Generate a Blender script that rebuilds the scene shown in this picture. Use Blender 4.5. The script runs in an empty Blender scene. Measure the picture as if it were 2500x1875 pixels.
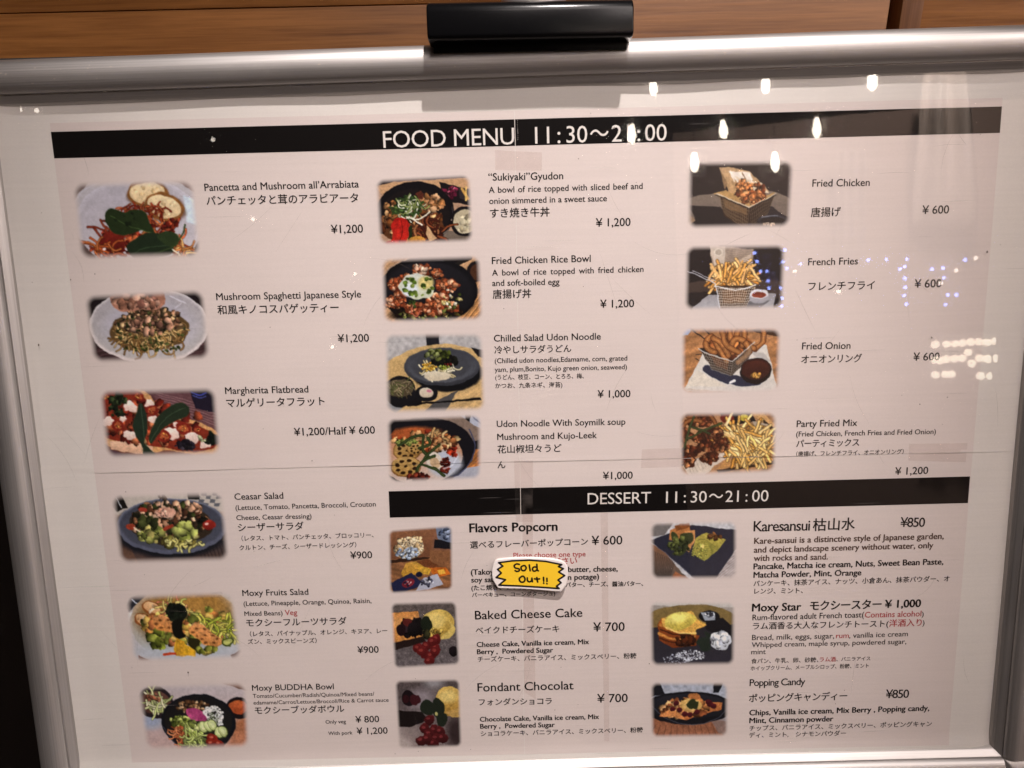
import bpy, bmesh, math, random
import numpy as np
from mathutils import Matrix, Vector

scene = bpy.context.scene
COL = scene.collection
R_ = math.radians

TEXT = [  # words, baseline start and end on the board in mm, style, tracking, word gap, height
 ('Pancetta and Mushroom all’Arrabiata', -236.29, 159.0, -116.0, 159.01, 'k', 1.0, 1.0, 1.0),
 ('パンチェッタと茸のアラビアータ', -235.75, 148.08, -117.07, 147.62, 'j', 1.0, 1.0, 1.0),
 ('¥1,200', -139.87, 124.32, -114.76, 124.37, 'k', 1.0, 1.0, 1.0),
 ('Mushroom Spaghetti Japanese Style', -234.96, 74.03, -119.31, 73.46, 'k', 1.0, 1.0, 1.0),
 ('和風キノコスパゲッティー', -234.94, 62.57, -137.89, 62.32, 'j', 1.0, 1.0, 1.0),
 ('¥1,200', -140.0, 37.73, -114.92, 37.78, 'k', 1.0, 1.0, 1.0),
 ('Margherita Flatbread', -234.6, -2.37, -166.83, -2.73, 'k', 1.0, 1.0, 1.0),
 ('マルゲリータフラット', -234.5, -13.5, -154.22, -13.9, 'j', 1.0, 1.0, 1.0),
 ('¥1,200/Half ¥ 600', -180.92, -38.78, -114.29, -38.69, 'k', 1.0, 1.0, 1.0),
 ('Ceasar Salad', -234.85, -92.58, -194.1, -92.67, 'k', 1.0, 1.0, 1.0),
 ('(Lettuce, Tomato, Pancetta, Broccoli, Crouton', -234.8, -101.64, -117.07, -101.63, 'k', 1.0, 1.0, 1.0),
 ('Cheese, Ceasar dressing)', -234.86, -110.44, -171.77, -110.71, 'k', 1.0, 1.0, 1.0),
 ('シーザーサラダ', -234.19, -120.5, -178.92, -120.54, 'j', 1.0, 1.0, 1.0),
 ('（レタス、トマト、パンチェッタ、ブロッコリー、', -232.12, -129.16, -120.42, -129.13, 'j', 1.0, 1.0, 1.0),
 ('クルトン、チーズ、シーザードレッシング）', -234.66, -137.43, -135.59, -137.5, 'j', 1.0, 1.0, 1.0),
 ('¥900', -141.13, -147.68, -122.69, -147.6, 'k', 1.0, 1.0, 1.0),
 ('Moxy Fruits Salad', -235.65, -178.77, -179.25, -179.16, 'k', 1.0, 1.0, 1.0),
 ('(Lettuce, Pineapple, Orange, Quinoa, Raisin,', -235.44, -187.96, -125.71, -188.35, 'k', 1.0, 1.0, 1.0),
 ('Mixed Beans)', -235.51, -197.19, -202.79, -197.36, 'k', 1.0, 1.0, 1.0),
 ('Veg', -200.64, -197.42, -190.16, -197.42, 'r', 1.0, 1.0, 1.0),
 ('モクシーフルーツサラダ', -234.77, -207.1, -148.13, -207.76, 'j', 1.0, 1.0, 1.0),
 ('（レタス、パイナップル、オレンジ、キヌア、レー', -232.39, -216.49, -113.44, -216.85, 'j', 1.0, 1.0, 1.0),
 ('ズン、ミックスビーンズ）', -234.86, -223.6, -175.19, -224.1, 'j', 1.0, 1.0, 1.0),
 ('¥900', -140.19, -234.85, -121.89, -234.76, 'k', 1.0, 1.0, 1.0),
 ('Moxy BUDDHA Bowl', -234.78, -267.73, -163.14, -268.28, 'k', 1.0, 1.0, 1.0),
 ('Tomato/Cucumber/Radish/Quinoa/Mixed beans/', -234.76, -274.62, -127.96, -275.59, 'g', 1.0, 1.0, 1.0),
 ('edamame/Carrot/Lettuce/Broccoli/Rice & Carrot sauce', -234.71, -281.06, -115.66, -281.75, 'g', 1.0, 1.0, 1.0),
 ('モクシーブッダボウル', -234.15, -290.28, -155.31, -290.73, 'j', 1.0, 1.0, 1.0),
 ('Only veg', -172.51, -301.41, -154.5, -301.47, 'k', 1.0, 1.0, 1.0),
 ('¥ 800', -145.89, -301.25, -125.06, -301.23, 'k', 1.0, 1.0, 1.0),
 ('With pork', -170.89, -312.57, -149.41, -312.57, 'k', 1.0, 1.0, 1.0),
 ('¥ 1,200', -145.53, -312.53, -118.13, -312.71, 'k', 1.0, 1.0, 1.0),
 ('FOOD MENU', -95.15, 188.25, 6.32, 188.58, 'w', 0.96, 1.0, 1.0),
 ('11', 22.5, 188.71, 33.5, 188.73, 'w', 1.0, 1.0, 1.0),
 (':', 39.97, 188.74, 42.04, 188.74, 'c', 1.0, 1.0, 1.0),
 ('30', 46.83, 188.75, 63.01, 188.78, 'w', 1.0, 1.0, 1.0),
 ('～', 65.21, 188.79, 79.46, 188.81, 'c', 1.0, 1.0, 1.0),
 ('21', 82.05, 188.82, 95.91, 188.84, 'w', 1.0, 1.0, 1.0),
 (':', 102.13, 188.85, 104.21, 188.86, 'c', 1.0, 1.0, 1.0),
 ('00', 107.96, 188.86, 124.82, 188.9, 'w', 1.0, 1.0, 1.0),
 ('“Sukiyaki”Gyudon', -14.51, 161.73, 43.91, 161.53, 'k', 1.0, 1.0, 1.0),
 ('A bowl of rice topped with sliced beef and', -14.53, 152.36, 106.24, 152.75, 'k', 1, 1.25, 1.0),
 ('onion simmered in a sweet sauce', -14.38, 143.96, 78.07, 143.98, 'k', 1.0, 1.0, 1.0),
 ('すき焼き牛丼', -14.03, 133.33, 32.91, 133.39, 'j', 1.0, 1.0, 1.0),
 ('¥ 1,200', 69.45, 124.55, 96.77, 124.55, 'k', 1.0, 1.0, 1.0),
 ('Fried Chicken Rice Bowl', -13.61, 97.29, 65.06, 97.24, 'k', 1.0, 1.0, 1.0),
 ('A bowl of rice topped with fried chicken', -13.74, 88.1, 107.29, 88.21, 'k', 1, 1.6, 1.0),
 ('and soft-boiled egg', -13.84, 79.91, 39.97, 79.8, 'k', 1.0, 1.0, 1.0),
 ('唐揚げ丼', -13.72, 69.82, 17.2, 69.86, 'j', 1.0, 1.0, 1.0),
 ('¥ 1,200', 72.64, 60.49, 99.8, 60.36, 'k', 1.0, 1.0, 1.0),
 ('Chilled Salad Udon Noodle', -13.76, 35.25, 72.82, 34.86, 'k', 1.0, 1.0, 1.0),
 ('冷やしサラダうどん', -13.63, 25.31, 48.76, 25.11, 'j', 1.0, 1.0, 1.0),
 ('(Chilled udon noodles,Edamame, corn, grated', -13.57, 17.51, 94.39, 17.11, 'k', 1.0, 1.0, 1.0),
 ('yam, plum,Bonito, Kujo green onion, seaweed)', -13.77, 10.36, 94.14, 9.97, 'k', 1.0, 1.0, 1.0),
 ('(うどん、枝豆、コーン、とろろ、梅、', -13.55, 3.6, 58.9, 2.99, 'j', 1, 1, 1.1),
 ('かつお、九条ネギ、海苔)', -13.75, -3.46, 41.2, -3.9, 'j', 1.0, 1.0, 1.0),
 ('¥ 1,000', 70.17, -13.27, 97.07, -13.41, 'k', 1.0, 1.0, 1.0),
 ('Udon Noodle With Soymilk soup', -13.4, -35.82, 93.0, -36.48, 'k', 1.0, 1.0, 1.0),
 ('Mushroom and Kujo-Leek', -13.29, -46.88, 69.33, -47.35, 'k', 1.0, 1.0, 1.0),
 ('花山椒坦々うど', -13.33, -58.29, 39.83, -58.41, 'j', 1.0, 1.0, 1.0),
 ('ん', -13.68, -71.2, -7.13, -71.23, 'j', 1.0, 1.0, 1.0),
 ('¥1,000', 74.35, -83.1, 99.26, -83.19, 'k', 1.0, 1.0, 1.0),
 ('DESSERT', 61.34, -104.78, 114.83, -105.06, 'w', 0.97, 1.0, 1.0),
 ('11', 127.54, -105.26, 136.84, -105.36, 'w', 1.0, 1.0, 1.0),
 (':', 142.62, -105.42, 144.17, -105.43, 'c', 1.0, 1.0, 1.0),
 ('30', 148.4, -105.48, 161.93, -105.62, 'w', 1.0, 1.0, 1.0),
 ('～', 163.91, -105.64, 175.61, -105.76, 'c', 1.0, 1.0, 1.0),
 ('21', 177.73, -105.78, 189.01, -105.89, 'w', 1.0, 1.0, 1.0),
 (':', 194.8, -105.95, 196.35, -105.97, 'c', 1.0, 1.0, 1.0),
 ('00', 200.3, -106.01, 214.14, -106.15, 'w', 1.0, 1.0, 1.0),
 ('Fried Chicken', 239.97, 151.32, 285.07, 150.92, 'k', 1.0, 1.0, 1.0),
 ('唐揚げ', 239.82, 128.03, 263.36, 128.12, 'j', 1.0, 1.0, 1.0),
 ('¥ 600', 328.22, 128.28, 349.42, 128.3, 'k', 1.0, 1.0, 1.0),
 ('French Fries', 239.24, 90.18, 279.1, 90.14, 'k', 1.0, 1.0, 1.0),
 ('フレンチフライ', 240.25, 70.28, 293.67, 70.05, 'j', 1.0, 1.0, 1.0),
 ('¥ 600', 325.96, 70.33, 347.66, 70.2, 'k', 1.0, 1.0, 1.0),
 ('Fried Onion', 237.17, 22.56, 276.73, 22.12, 'k', 1.0, 1.0, 1.0),
 ('オニオンリング', 236.98, 11.03, 286.64, 10.88, 'j', 0.95, 1, 1.05),
 ('¥ 600', 329.07, 10.91, 350.59, 10.78, 'k', 1.0, 1.0, 1.0),
 ('Party Fried Mix', 235.49, -42.33, 285.9, -42.65, 'k', 1.0, 1.0, 1.0),
 ('(Fried Chicken, French Fries and Fried Onion)', 235.41, -50.43, 352.27, -51.36, 'k', 1.0, 1.0, 1.0),
 ('パーティミックス', 235.8, -59.73, 288.53, -59.98, 'j', 0.9, 1, 1.05),
 ('（唐揚げ、フレンチフライ、オニオンリング）', 236.12, -67.63, 326.33, -67.87, 'j', 1, 1, 1.05),
 ('¥ 1,200', 320.49, -85.94, 348.33, -85.81, 'k', 1.0, 1.0, 1.0),
 ('Flavors Popcorn', -38.94, -126.93, 35.43, -127.35, 'b', 1.0, 1.0, 1.0),
 ('選べるフレーバーポップコーン', -39.0, -141.39, 61.38, -140.9, 'j', 1.0, 1.0, 1.0),
 ('¥ 600', 64.65, -140.99, 90.66, -141.11, 'k', 1.0, 1.0, 1.0),
 ('Please choose one type', -2.33, -150.82, 59.32, -151.04, 'r', 1.0, 1.0, 1.0),
 ('びください', 16.76, -157.84, 51.99, -157.92, 'rj', 1.0, 1.0, 1.0),
 ('(Takoyaki', -39.08, -165.19, -11.95, -165.35, 'b', 1.0, 1.0, 1.0),
 ('y butter, cheese,', 38.78, -164.96, 86.68, -165.41, 'b', 1.0, 1.0, 1.0),
 ('soy sauce', -39.02, -172.18, -12.42, -172.32, 'b', 1.0, 1.0, 1.0),
 ('corn potage)', 33.96, -172.12, 70.63, -172.24, 'b', 1.0, 1.0, 1.0),
 ('(たこ焼き、ブラック', -39.13, -179.8, 11.34, -179.71, 'J', 1.0, 1.0, 1.0),
 ('バター、チーズ、醤油バター、', 41.9, -178.9, 108.66, -179.42, 'J', 1.0, 1.0, 1.0),
 ('バーベキュー、コーンポタージュ)', -38.91, -185.93, 32.76, -186.44, 'J', 1.0, 1.0, 1.0),
 ('Baked Cheese Cake', -36.84, -206.33, 56.04, -206.38, 'k', 1.0, 1.0, 1.0),
 ('ベイクドチーズケーキ', -36.83, -219.55, 35.91, -220.11, 'j', 1.0, 1.0, 1.0),
 ('¥ 700', 65.65, -220.5, 92.8, -220.51, 'k', 1.0, 1.0, 1.0),
 ('Cheese Cake, Vanilla ice cream, Mix', -36.22, -232.09, 61.66, -232.13, 'b', 1.0, 1.0, 1.0),
 ('Berry ,  Powdered Sugar', -36.14, -238.86, 30.13, -239.08, 'b', 1.0, 1.0, 1.0),
 ('チーズケーキ、バニラアイス、ミックスベリー、粉糖', -35.8, -246.29, 103.23, -246.92, 'j', 1.0, 1.0, 1.0),
 ('Fondant Chocolat', -36.84, -274.48, 47.7, -274.77, 'k', 1.0, 1.0, 1.0),
 ('フォンダンショコラ', -36.23, -287.87, 28.37, -288.69, 'j', 1.0, 1.0, 1.0),
 ('¥ 700', 68.69, -288.29, 95.58, -288.46, 'k', 1.0, 1.0, 1.0),
 ('Chocolate Cake, Vanilla ice cream, Mix', -35.69, -303.63, 70.11, -304.25, 'b', 1.0, 1.0, 1.0),
 ('Berry ,  Powdered Sugar', -35.61, -310.5, 30.57, -310.88, 'b', 1.0, 1.0, 1.0),
 ('ショコラケーキ、バニラアイス、ミックスベリー、粉糖', -35.4, -318.04, 109.37, -318.71, 'j', 1.0, 1.0, 1.0),
 ('Karesansui', 202.55, -132.56, 250.48, -132.99, 'k', 0.9, 1, 1.06),
 ('枯山水', 253.06, -133.51, 288.92, -133.46, 'j', 1.0, 1.0, 1.0),
 ('¥850', 327.71, -131.99, 348.68, -132.57, 'k', 0.88, 1, 1.05),
 ('Kare-sansui is a distinctive style of Japanese garden,', 203.47, -143.8, 365.77, -143.81, 'nb', 1.0, 1.0, 1.0),
 ('and depict landscape scenery without water, only', 203.44, -151.76, 357.35, -151.84, 'nb', 1.0, 1.0, 1.0),
 ('with rocks and sand.', 203.68, -159.31, 267.13, -159.58, 'nb', 1.0, 1.0, 1.0),
 ('Pancake, Matcha ice cream, Nuts, Sweet Bean Paste,', 203.63, -166.88, 367.08, -166.93, 'b', 1.0, 1.0, 1.0),
 ('Matcha Powder, Mint, Orange', 203.87, -174.49, 296.66, -174.83, 'b', 1.0, 1.0, 1.0),
 ('パンケーキ、抹茶アイス、ナッツ、小倉あん、抹茶パウダー、オ', 203.98, -182.44, 373.61, -182.66, 'j', 1.0, 1.0, 1.0),
 ('レンジ、ミント、', 204.91, -189.37, 246.93, -189.8, 'j', 1.0, 1.0, 1.0),
 ('Moxy Star', 203.54, -205.52, 245.87, -205.66, 'b', 1.0, 1.0, 1.0),
 ('モクシースター', 253.85, -205.73, 315.83, -205.97, 'J', 0.92, 1, 1.05),
 ('¥ 1,000', 319.14, -205.6, 350.22, -205.56, 'b', 1.0, 1.0, 1.0),
 ('Rum-flavored adult French toast(', 204.09, -213.77, 301.32, -213.78, 'k', 1, 1, 1.05),
 ('Contains alcohol', 302.07, -214.11, 351.27, -214.29, 'r', 1, 1, 1.05),
 (')', 351.72, -214.46, 353.32, -214.5, 'k', 1.0, 1.0, 1.0),
 ('ラム酒香る大人なフレンチトースト(', 204.66, -222.67, 323.17, -223.62, 'j', 1.0, 1.0, 1.0),
 ('洋酒入り', 323.74, -223.32, 352.19, -223.37, 'rj', 1.0, 1.0, 1.0),
 (')', 353.02, -222.61, 354.63, -222.65, 'k', 1.0, 1.0, 1.0),
 ('Bread, milk, eggs, sugar,', 204.23, -232.38, 276.09, -232.75, 'g', 1, 1, 0.95),
 ('rum', 277.84, -232.64, 288.94, -232.66, 'r', 1, 1, 0.95),
 (', vanilla ice cream', 289.39, -232.83, 340.85, -232.6, 'g', 1, 1, 0.95),
 ('Whipped cream, maple syrup, powdered sugar,', 204.15, -239.15, 339.86, -239.81, 'g', 1, 1, 0.95),
 ('mint', 204.06, -245.78, 216.66, -245.83, 'g', 1, 1, 0.95),
 ('食パン、牛乳、卵、砂糖、', 204.19, -254.66, 263.39, -254.98, 'gj', 1.0, 1.0, 1.0),
 ('ラム酒', 264.4, -254.69, 278.66, -254.8, 'rj', 1.0, 1.0, 1.0),
 ('、バニラアイス', 279.09, -254.49, 309.22, -254.59, 'gj', 1.0, 1.0, 1.0),
 ('ホイップクリーム、メープルシロップ、粉糖、ミント', 203.96, -261.34, 308.17, -261.73, 'gj', 1, 1, 1.1),
 ('Popping Candy', 203.53, -276.22, 252.56, -276.41, 'k', 0.9, 1, 1.05),
 ('ポッピングキャンディー', 203.27, -292.03, 290.63, -292.08, 'j', 0.92, 1, 1.05),
 ('¥850', 325.03, -291.49, 345.55, -291.79, 'k', 0.88, 1, 1.05),
 ('Chips, Vanilla ice cream, Mix Berry , Popping candy,', 204.25, -304.75, 364.76, -304.89, 'b', 1.0, 1.0, 1.0),
 ('Mint, Cinnamon powder', 204.49, -312.44, 279.34, -312.76, 'b', 1.0, 1.0, 1.0),
 ('チップス、バニラアイス、ミックスベリー、ポッピングキャン', 204.72, -320.16, 368.13, -320.56, 'j', 1.0, 1.0, 1.0),
 ('ディ、ミント,\u3000シナモンパウダー', 204.63, -327.07, 291.46, -327.6, 'j', 1.0, 1.0, 1.0),
]
BAR_FOOD = [(-350.33, 205.85), (385.06, 208.42), (385.07, 188.75), (-350.16, 186.16)]
BAR_DESSERT = [(-105.72, -88.8), (384.26, -89.02), (384.29, -112.47), (-105.96, -111.96)]
PRINT = [(-350.33, 212.43), (385.09, 214.85), (384.67, -339.06), (-347.56, -334.28)]
SEAM_V = [(7.06, 215.94), (3.26, -340.31)]
SEAM_H = [(-387.22, -66.65), (0.47, -66.07), (417.51, -68.31)]
OPENING = [(-391.71, 226.31), (423.0, 235.44), (424.12, -342.46), (-393.89, -342.19)]   # frame opening, clockwise from top left, mm
CLIP = [(-54.1, 281.85), (93.59, 281.24), (93.67, 260.31), (-55.02, 260.52)]
CLIP_PLATE = [(-52.05, 262.81), (91.15, 262.62), (91.17, 252.04), (-52.47, 252.83)]
TAG_BASE = [(-18.97, -152.84), (-17.02, -150.5), (-13.61, -149.6), (-1.54, -148.75), (11.65, -148.72), (28.58, -149.99), (37.98, -152.25), (42.46, -155.77), (43.72, -161.81), (43.08, -167.81), (41.5, -173.81), (38.79, -178.18), (35.73, -179.63), (20.56, -178.26), (5.4, -176.82), (-12.8, -176.1), (-16.19, -175.4), (-18.37, -172.11), (-20.34, -168.03), (-20.94, -162.39), (-20.14, -156.8)]
TAG_FACE = [(-15.0, -152.68), (-3.49, -151.21), (11.57, -150.91), (24.72, -152.2), (38.42, -155.37), (35.57, -157.09), (39.69, -159.0), (35.69, -161.89), (40.75, -165.24), (35.03, -169.09), (37.65, -171.58), (33.63, -174.69), (35.88, -176.77), (20.55, -175.32), (1.65, -173.78), (-15.35, -172.81), (-9.56, -168.03), (-17.43, -165.8), (-12.99, -161.92), (-16.1, -158.63), (-11.51, -155.76)]
TAG_STROKES = [[(2.46, -154.52), (0.21, -154.06), (-1.9, -155.59), (-1.0, -157.61), (1.99, -158.5), (2.33, -160.1), (0.43, -160.85), (-1.25, -160.0)], [(6.01, -155.62), (3.91, -156.95), (4.6, -159.77), (6.86, -160.03), (8.22, -157.87), (7.32, -155.85), (6.01, -155.62)], [(10.91, -155.15), (11.24, -157.96), (11.56, -160.37)], [(17.32, -154.74), (17.46, -157.73), (17.61, -159.74), (18.54, -160.56)], [(17.09, -157.32), (14.83, -157.06), (13.48, -158.82), (14.39, -160.64), (16.28, -160.5), (17.51, -158.93)], [(4.48, -165.17), (2.17, -167.31), (3.24, -170.15), (5.89, -170.23), (7.07, -167.85), (5.99, -165.41), (4.48, -165.17)], [(8.98, -166.7), (9.12, -169.12), (10.8, -170.37), (12.52, -169.21), (12.94, -167.01), (13.26, -170.24)], [(17.11, -166.53), (17.26, -168.54), (17.79, -170.57)], [(15.01, -167.68), (16.9, -167.93), (19.35, -167.8)], [(22.78, -166.49), (22.82, -168.3), (22.91, -169.91)], [(25.67, -167.38), (25.65, -168.78), (25.7, -170.19)], [(22.81, -171.59), (22.95, -171.76)], [(25.52, -172.15), (25.67, -172.32)]]
TAPES = [[(-8.66, 184.68), (27.56, 181.99), (27.32, 168.21), (-9.08, 169.67)], [(330.65, -59.37), (379.59, -59.95), (379.52, -76.5), (330.92, -73.76)], [(106.81, -58.04), (138.37, -57.73), (138.61, -74.12), (106.2, -74.26)], [(0.12, -64.95), (15.96, -65.37), (14.93, -119.13), (0.55, -118.73)], [(6.7, -94.76), (14.83, -94.98), (14.14, -283.74), (4.0, -275.38)], [(71.93, -93.61), (78.24, -93.78), (79.27, -326.51), (74.79, -326.37)]]
WALL_Y = 0.300
SEAM_Z = 1.5588
STILE_X = [0.4078, 0.4191, 0.4426]
POST_X = [-0.0006, 0.0583]
CAM_LOC = (-0.00332, -0.56101, 1.47341)
CAM_ROT = [[0.9996675, 0.0251914, -0.0054982], [-0.0144268, 0.3697282, -0.929028], [-0.0213707, 0.9287984, 0.3699687]]
LENS = 25.9200
PENDANTS = [(0.767, -2.997, 2.84), (1.275, -2.897, 2.791), (1.719, -2.765, 2.732), (1.107, -3.01, 2.614), (1.515, -2.903, 2.568), (0.981, -3.086, 2.478), (1.35, -3.0, 2.439), (0.668, -3.091, 2.635)]
WHITE_DOTS = [(-1.465, -3.111, 2.661), (-1.324, -3.269, 2.291), (-0.832, -3.445, 2.017), (1.535, -3.281, 1.943), (2.217, -3.016, 1.879), (2.29, -2.971, 1.923), (1.739, -3.231, 1.822), (2.16, -3.053, 1.822), (-0.964, -3.481, 1.624), (-2.18, -2.805, 2.699)]
BLUE_DOTS = [(1.347, -3.316, 2.056), (1.358, -3.321, 2.016), (1.486, -3.274, 2.056), (1.48, -3.288, 2.0), (1.561, -3.265, 1.981), (1.376, -3.327, 1.961), (1.406, -3.319, 1.958), (1.498, -3.289, 1.963), (1.859, -3.158, 1.967), (1.935, -3.128, 1.959), (2.023, -3.092, 1.95), (2.015, -3.102, 1.915), (1.996, -3.112, 1.907), (2.122, -3.058, 1.894), (2.166, -3.037, 1.896), (2.248, -2.992, 1.922), (1.415, -3.325, 1.906), (1.42, -3.331, 1.865), (1.474, -3.315, 1.863), (1.483, -3.321, 1.809), (1.481, -3.328, 1.767), (2.017, -3.111, 1.86), (2.019, -3.118, 1.816), (2.017, -3.126, 1.777), (2.03, -3.127, 1.73), (2.171, -3.044, 1.846), (2.181, -3.06, 1.714), (2.191, -3.048, 1.762), (2.223, -3.034, 1.759)]
GLOBES = [(2.447, -3.62, 1.556), (2.495, -3.596, 1.555), (2.534, -3.578, 1.555), (2.567, -3.561, 1.557), (2.604, -3.542, 1.559), (2.64, -3.523, 1.559), (2.674, -3.506, 1.555), (2.711, -3.486, 1.561), (2.593, -3.553, 1.501), (2.449, -3.627, 1.47), (2.471, -3.616, 1.466), (2.497, -3.604, 1.47), (2.534, -3.585, 1.469), (2.567, -3.569, 1.469), (2.609, -3.551, 1.437), (2.641, -3.532, 1.465), (2.675, -3.515, 1.46), (2.725, -3.488, 1.46), (2.448, -3.634, 1.382), (2.494, -3.612, 1.385), (2.522, -3.598, 1.385), (2.643, -3.539, 1.37), (2.685, -3.517, 1.367)]
CURT = [(2.424, -3.661, 3.194), (2.729, -3.535, 3.127), (2.517, -3.907, 2.301), (2.829, -3.761, 2.257)]
CURT2 = [(2.087, -3.948, 2.814), (2.24, -3.893, 2.791), (2.134, -4.133, 1.992), (2.29, -4.073, 1.978)]

# ---------------------------------------------------------------- camera, world, light, exposure
TILT = R_(12)                                    # the menu board leans back by this much
BM = Matrix(((1, 0, 0, 0), (0, math.sin(TILT), -math.cos(TILT), 0), (0, math.cos(TILT), math.sin(TILT), 1.25), (0, 0, 0, 1)))
cd = bpy.data.cameras.new('camera'); cam = bpy.data.objects.new('camera', cd); COL.objects.link(cam)
m = Matrix(CAM_ROT).to_4x4(); m.translation = CAM_LOC; cam.matrix_world = m
cd.sensor_width = 36; cd.lens = LENS; cd.clip_start = .02; cd.clip_end = 60
scene.camera = cam
scene.view_settings.view_transform = 'Standard'; scene.view_settings.look = 'None'; scene.view_settings.exposure = 0; scene.view_settings.gamma = 1
scene.cycles.use_denoising = True; scene.cycles.denoiser = 'OPENIMAGEDENOISE'; scene.cycles.denoising_input_passes = 'RGB_ALBEDO_NORMAL'; scene.cycles.denoising_prefilter = 'ACCURATE'
scene.cycles.max_bounces = 8; scene.cycles.transparent_max_bounces = 16
scene.cycles.sample_clamp_indirect = 3
W = bpy.data.worlds.new('World'); scene.world = W; W.use_nodes = True
W.node_tree.nodes['Background'].inputs[0].default_value = (.9, .72, .62, 1); W.node_tree.nodes['Background'].inputs[1].default_value = .02

def board(x, y, z=0.): return BM @ Vector((x, y, z))
def spot(name, at, to, power, col, size, angle, blend):
    l = bpy.data.lights.new(name, 'SPOT'); l.energy = power; l.color = col; l.shadow_soft_size = size; l.spot_size = R_(angle); l.spot_blend = blend
    o = bpy.data.objects.new(name, l); COL.objects.link(o); o.location = at
    o.rotation_euler = (Vector(to)-Vector(at)).to_track_quat('-Z', 'Y').to_euler(); return o
def area(name, at, to, power, col, sx, sy):
    l = bpy.data.lights.new(name, 'AREA'); l.shape = 'RECTANGLE'; l.size = sx; l.size_y = sy; l.energy = power; l.color = col
    o = bpy.data.objects.new(name, l); COL.objects.link(o); o.location = at
    o.rotation_euler = (Vector(to)-Vector(at)).to_track_quat('-Z', 'Y').to_euler(); return o
WARM = (1, .915, .88)
spot('ceiling_spot', board(.36, 2.30, 1.36), board(-.03, -.09), 410, WARM, .036, 21, 1.)
area('side_light', (2.3, -1.15, 2.3), board(.3, .1), 9, (1, .84, .76), .6, .6)
area('ceiling_fill', (1.5, -1.5, 3.0), board(0, 0), 21, (1, .88, .84), 1.6, .5)  # unseen soft fill added overhead for ambient light and rail sheen
area('ceiling_fill', (.45, -1.3, 3.0), board(0, 0), 13, (1, .88, .84), 1.2, .5)  # second unseen overhead fill, added nearer the middle
spot('back_room_fill', (2.0, -2.2, 3.7), (2.4, -4.4, 2.0), 560, (1, .84, .74), .1, 100, .8)  # unseen spot added to brighten the drapes and back wall for their reflection

# ---------------------------------------------------------------- helpers
def tag(o, label=None, cat=None, group=None, kind=None):
    if label: o['label'] = label
    if cat: o['category'] = cat
    if group: o['group'] = group
    if kind: o['kind'] = kind
    return o
def empty(name, mw=None):
    o = bpy.data.objects.new(name, None); COL.objects.link(o); o.empty_display_size = .05
    if mw is not None: o.matrix_world = mw
    return o
def mesh(name, v, f, mat=None, parent=None, uv=None, smooth=False):
    me = bpy.data.meshes.new(name); me.from_pydata([tuple(map(float, p)) for p in v], [], f)
    if uv is not None:
        l = me.uv_layers.new(name='UVMap'); idx = np.empty(len(me.loops), 'i'); me.loops.foreach_get('vertex_index', idx)
        l.data.foreach_set('uv', np.array(uv, 'f')[idx].ravel())
    if smooth: me.polygons.foreach_set('use_smooth', [True]*len(me.polygons))
    if mat: me.materials.append(mat)
    o = bpy.data.objects.new(name, me); COL.objects.link(o)
    if parent: o.parent = parent
    return o
def fixn(o):
    bm = bmesh.new(); bm.from_mesh(o.data); bmesh.ops.recalc_face_normals(bm, faces=bm.faces[:]); bm.to_mesh(o.data); bm.free(); return o
def box(name, x0, x1, y0, y1, z0, z1, mat, parent=None, bev=0., seg=2):
    v = [(x, y, z) for x in (x0, x1) for y in (y0, y1) for z in (z0, z1)]
    o = mesh(name, v, [(0, 1, 3, 2), (4, 6, 7, 5), (0, 4, 5, 1), (2, 3, 7, 6), (0, 2, 6, 4), (1, 5, 7, 3)], mat, parent)
    if bev:
        bm = bmesh.new(); bm.from_mesh(o.data); bmesh.ops.bevel(bm, geom=bm.edges[:], offset=bev, segments=seg, affect='EDGES', profile=.5); bm.to_mesh(o.data); bm.free()
        o.data.polygons.foreach_set('use_smooth', [True]*len(o.data.polygons)); o.data.set_sharp_from_angle(angle=R_(35))
    return o
def lathe(name, prof, n, mat, parent=None, M=None):
    v = []; f = []
    for r, z in prof:
        for i in range(n): a = 2*math.pi*i/n; v.append(Vector((r*math.cos(a), r*math.sin(a), z)))
    for j in range(len(prof)-1):
        for i in range(n): k = (i+1) % n; f.append((j*n+i, j*n+k, (j+1)*n+k, (j+1)*n+i))
    if M is not None: v = [M @ p for p in v]
    return mesh(name, v, f, mat, parent, smooth=True)

# the paper and its cover are not quite flat
OP = np.array(OPENING)/1e3
YTOP, YBOT = float(OP[:2, 1].mean()), float(OP[2:, 1].mean()); XL, XR = float(OP[0, 0]), float(OP[1, 0])
def Z(x, y):
    x = np.asarray(x, float); y = np.asarray(y, float)
    t = np.exp(-np.clip(YTOP-y, 0, 1)/.07)
    z = .0005*np.sin(x*27+.7+2*y)*t+.00045*np.sin(x*49-1.1)*t*np.clip(.6+x*1.6, 0, 1.2)+.00018*np.sin(x*13+y*9)+.00015*np.sin(y*21-x*5+2)
    b = np.clip(1-(y-YBOT)/.016, 0, 1); r = np.clip(1-(XR-x)/.022, 0, 1); l = np.clip(1-(x-XL)/.02, 0, 1)
    return z+.0016*b*b-.0015*r*r+.0016*l*l-.0006
def ZC(x, y):                                     # the stiff clear cover: flat, following the paper only at its rims
    b = np.clip(1-(y-YBOT)/.016, 0, 1); r = np.clip(1-(XR-x)/.022, 0, 1); l = np.clip(1-(x-XL)/.02, 0, 1)
    return .0018+.0012*b*b-.0010*r*r+.0012*l*l+.00008*np.sin(x*17+y*6)-.0006
_sh = np.array(SEAM_H)/1e3; _sv = np.array(SEAM_V)/1e3
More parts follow.
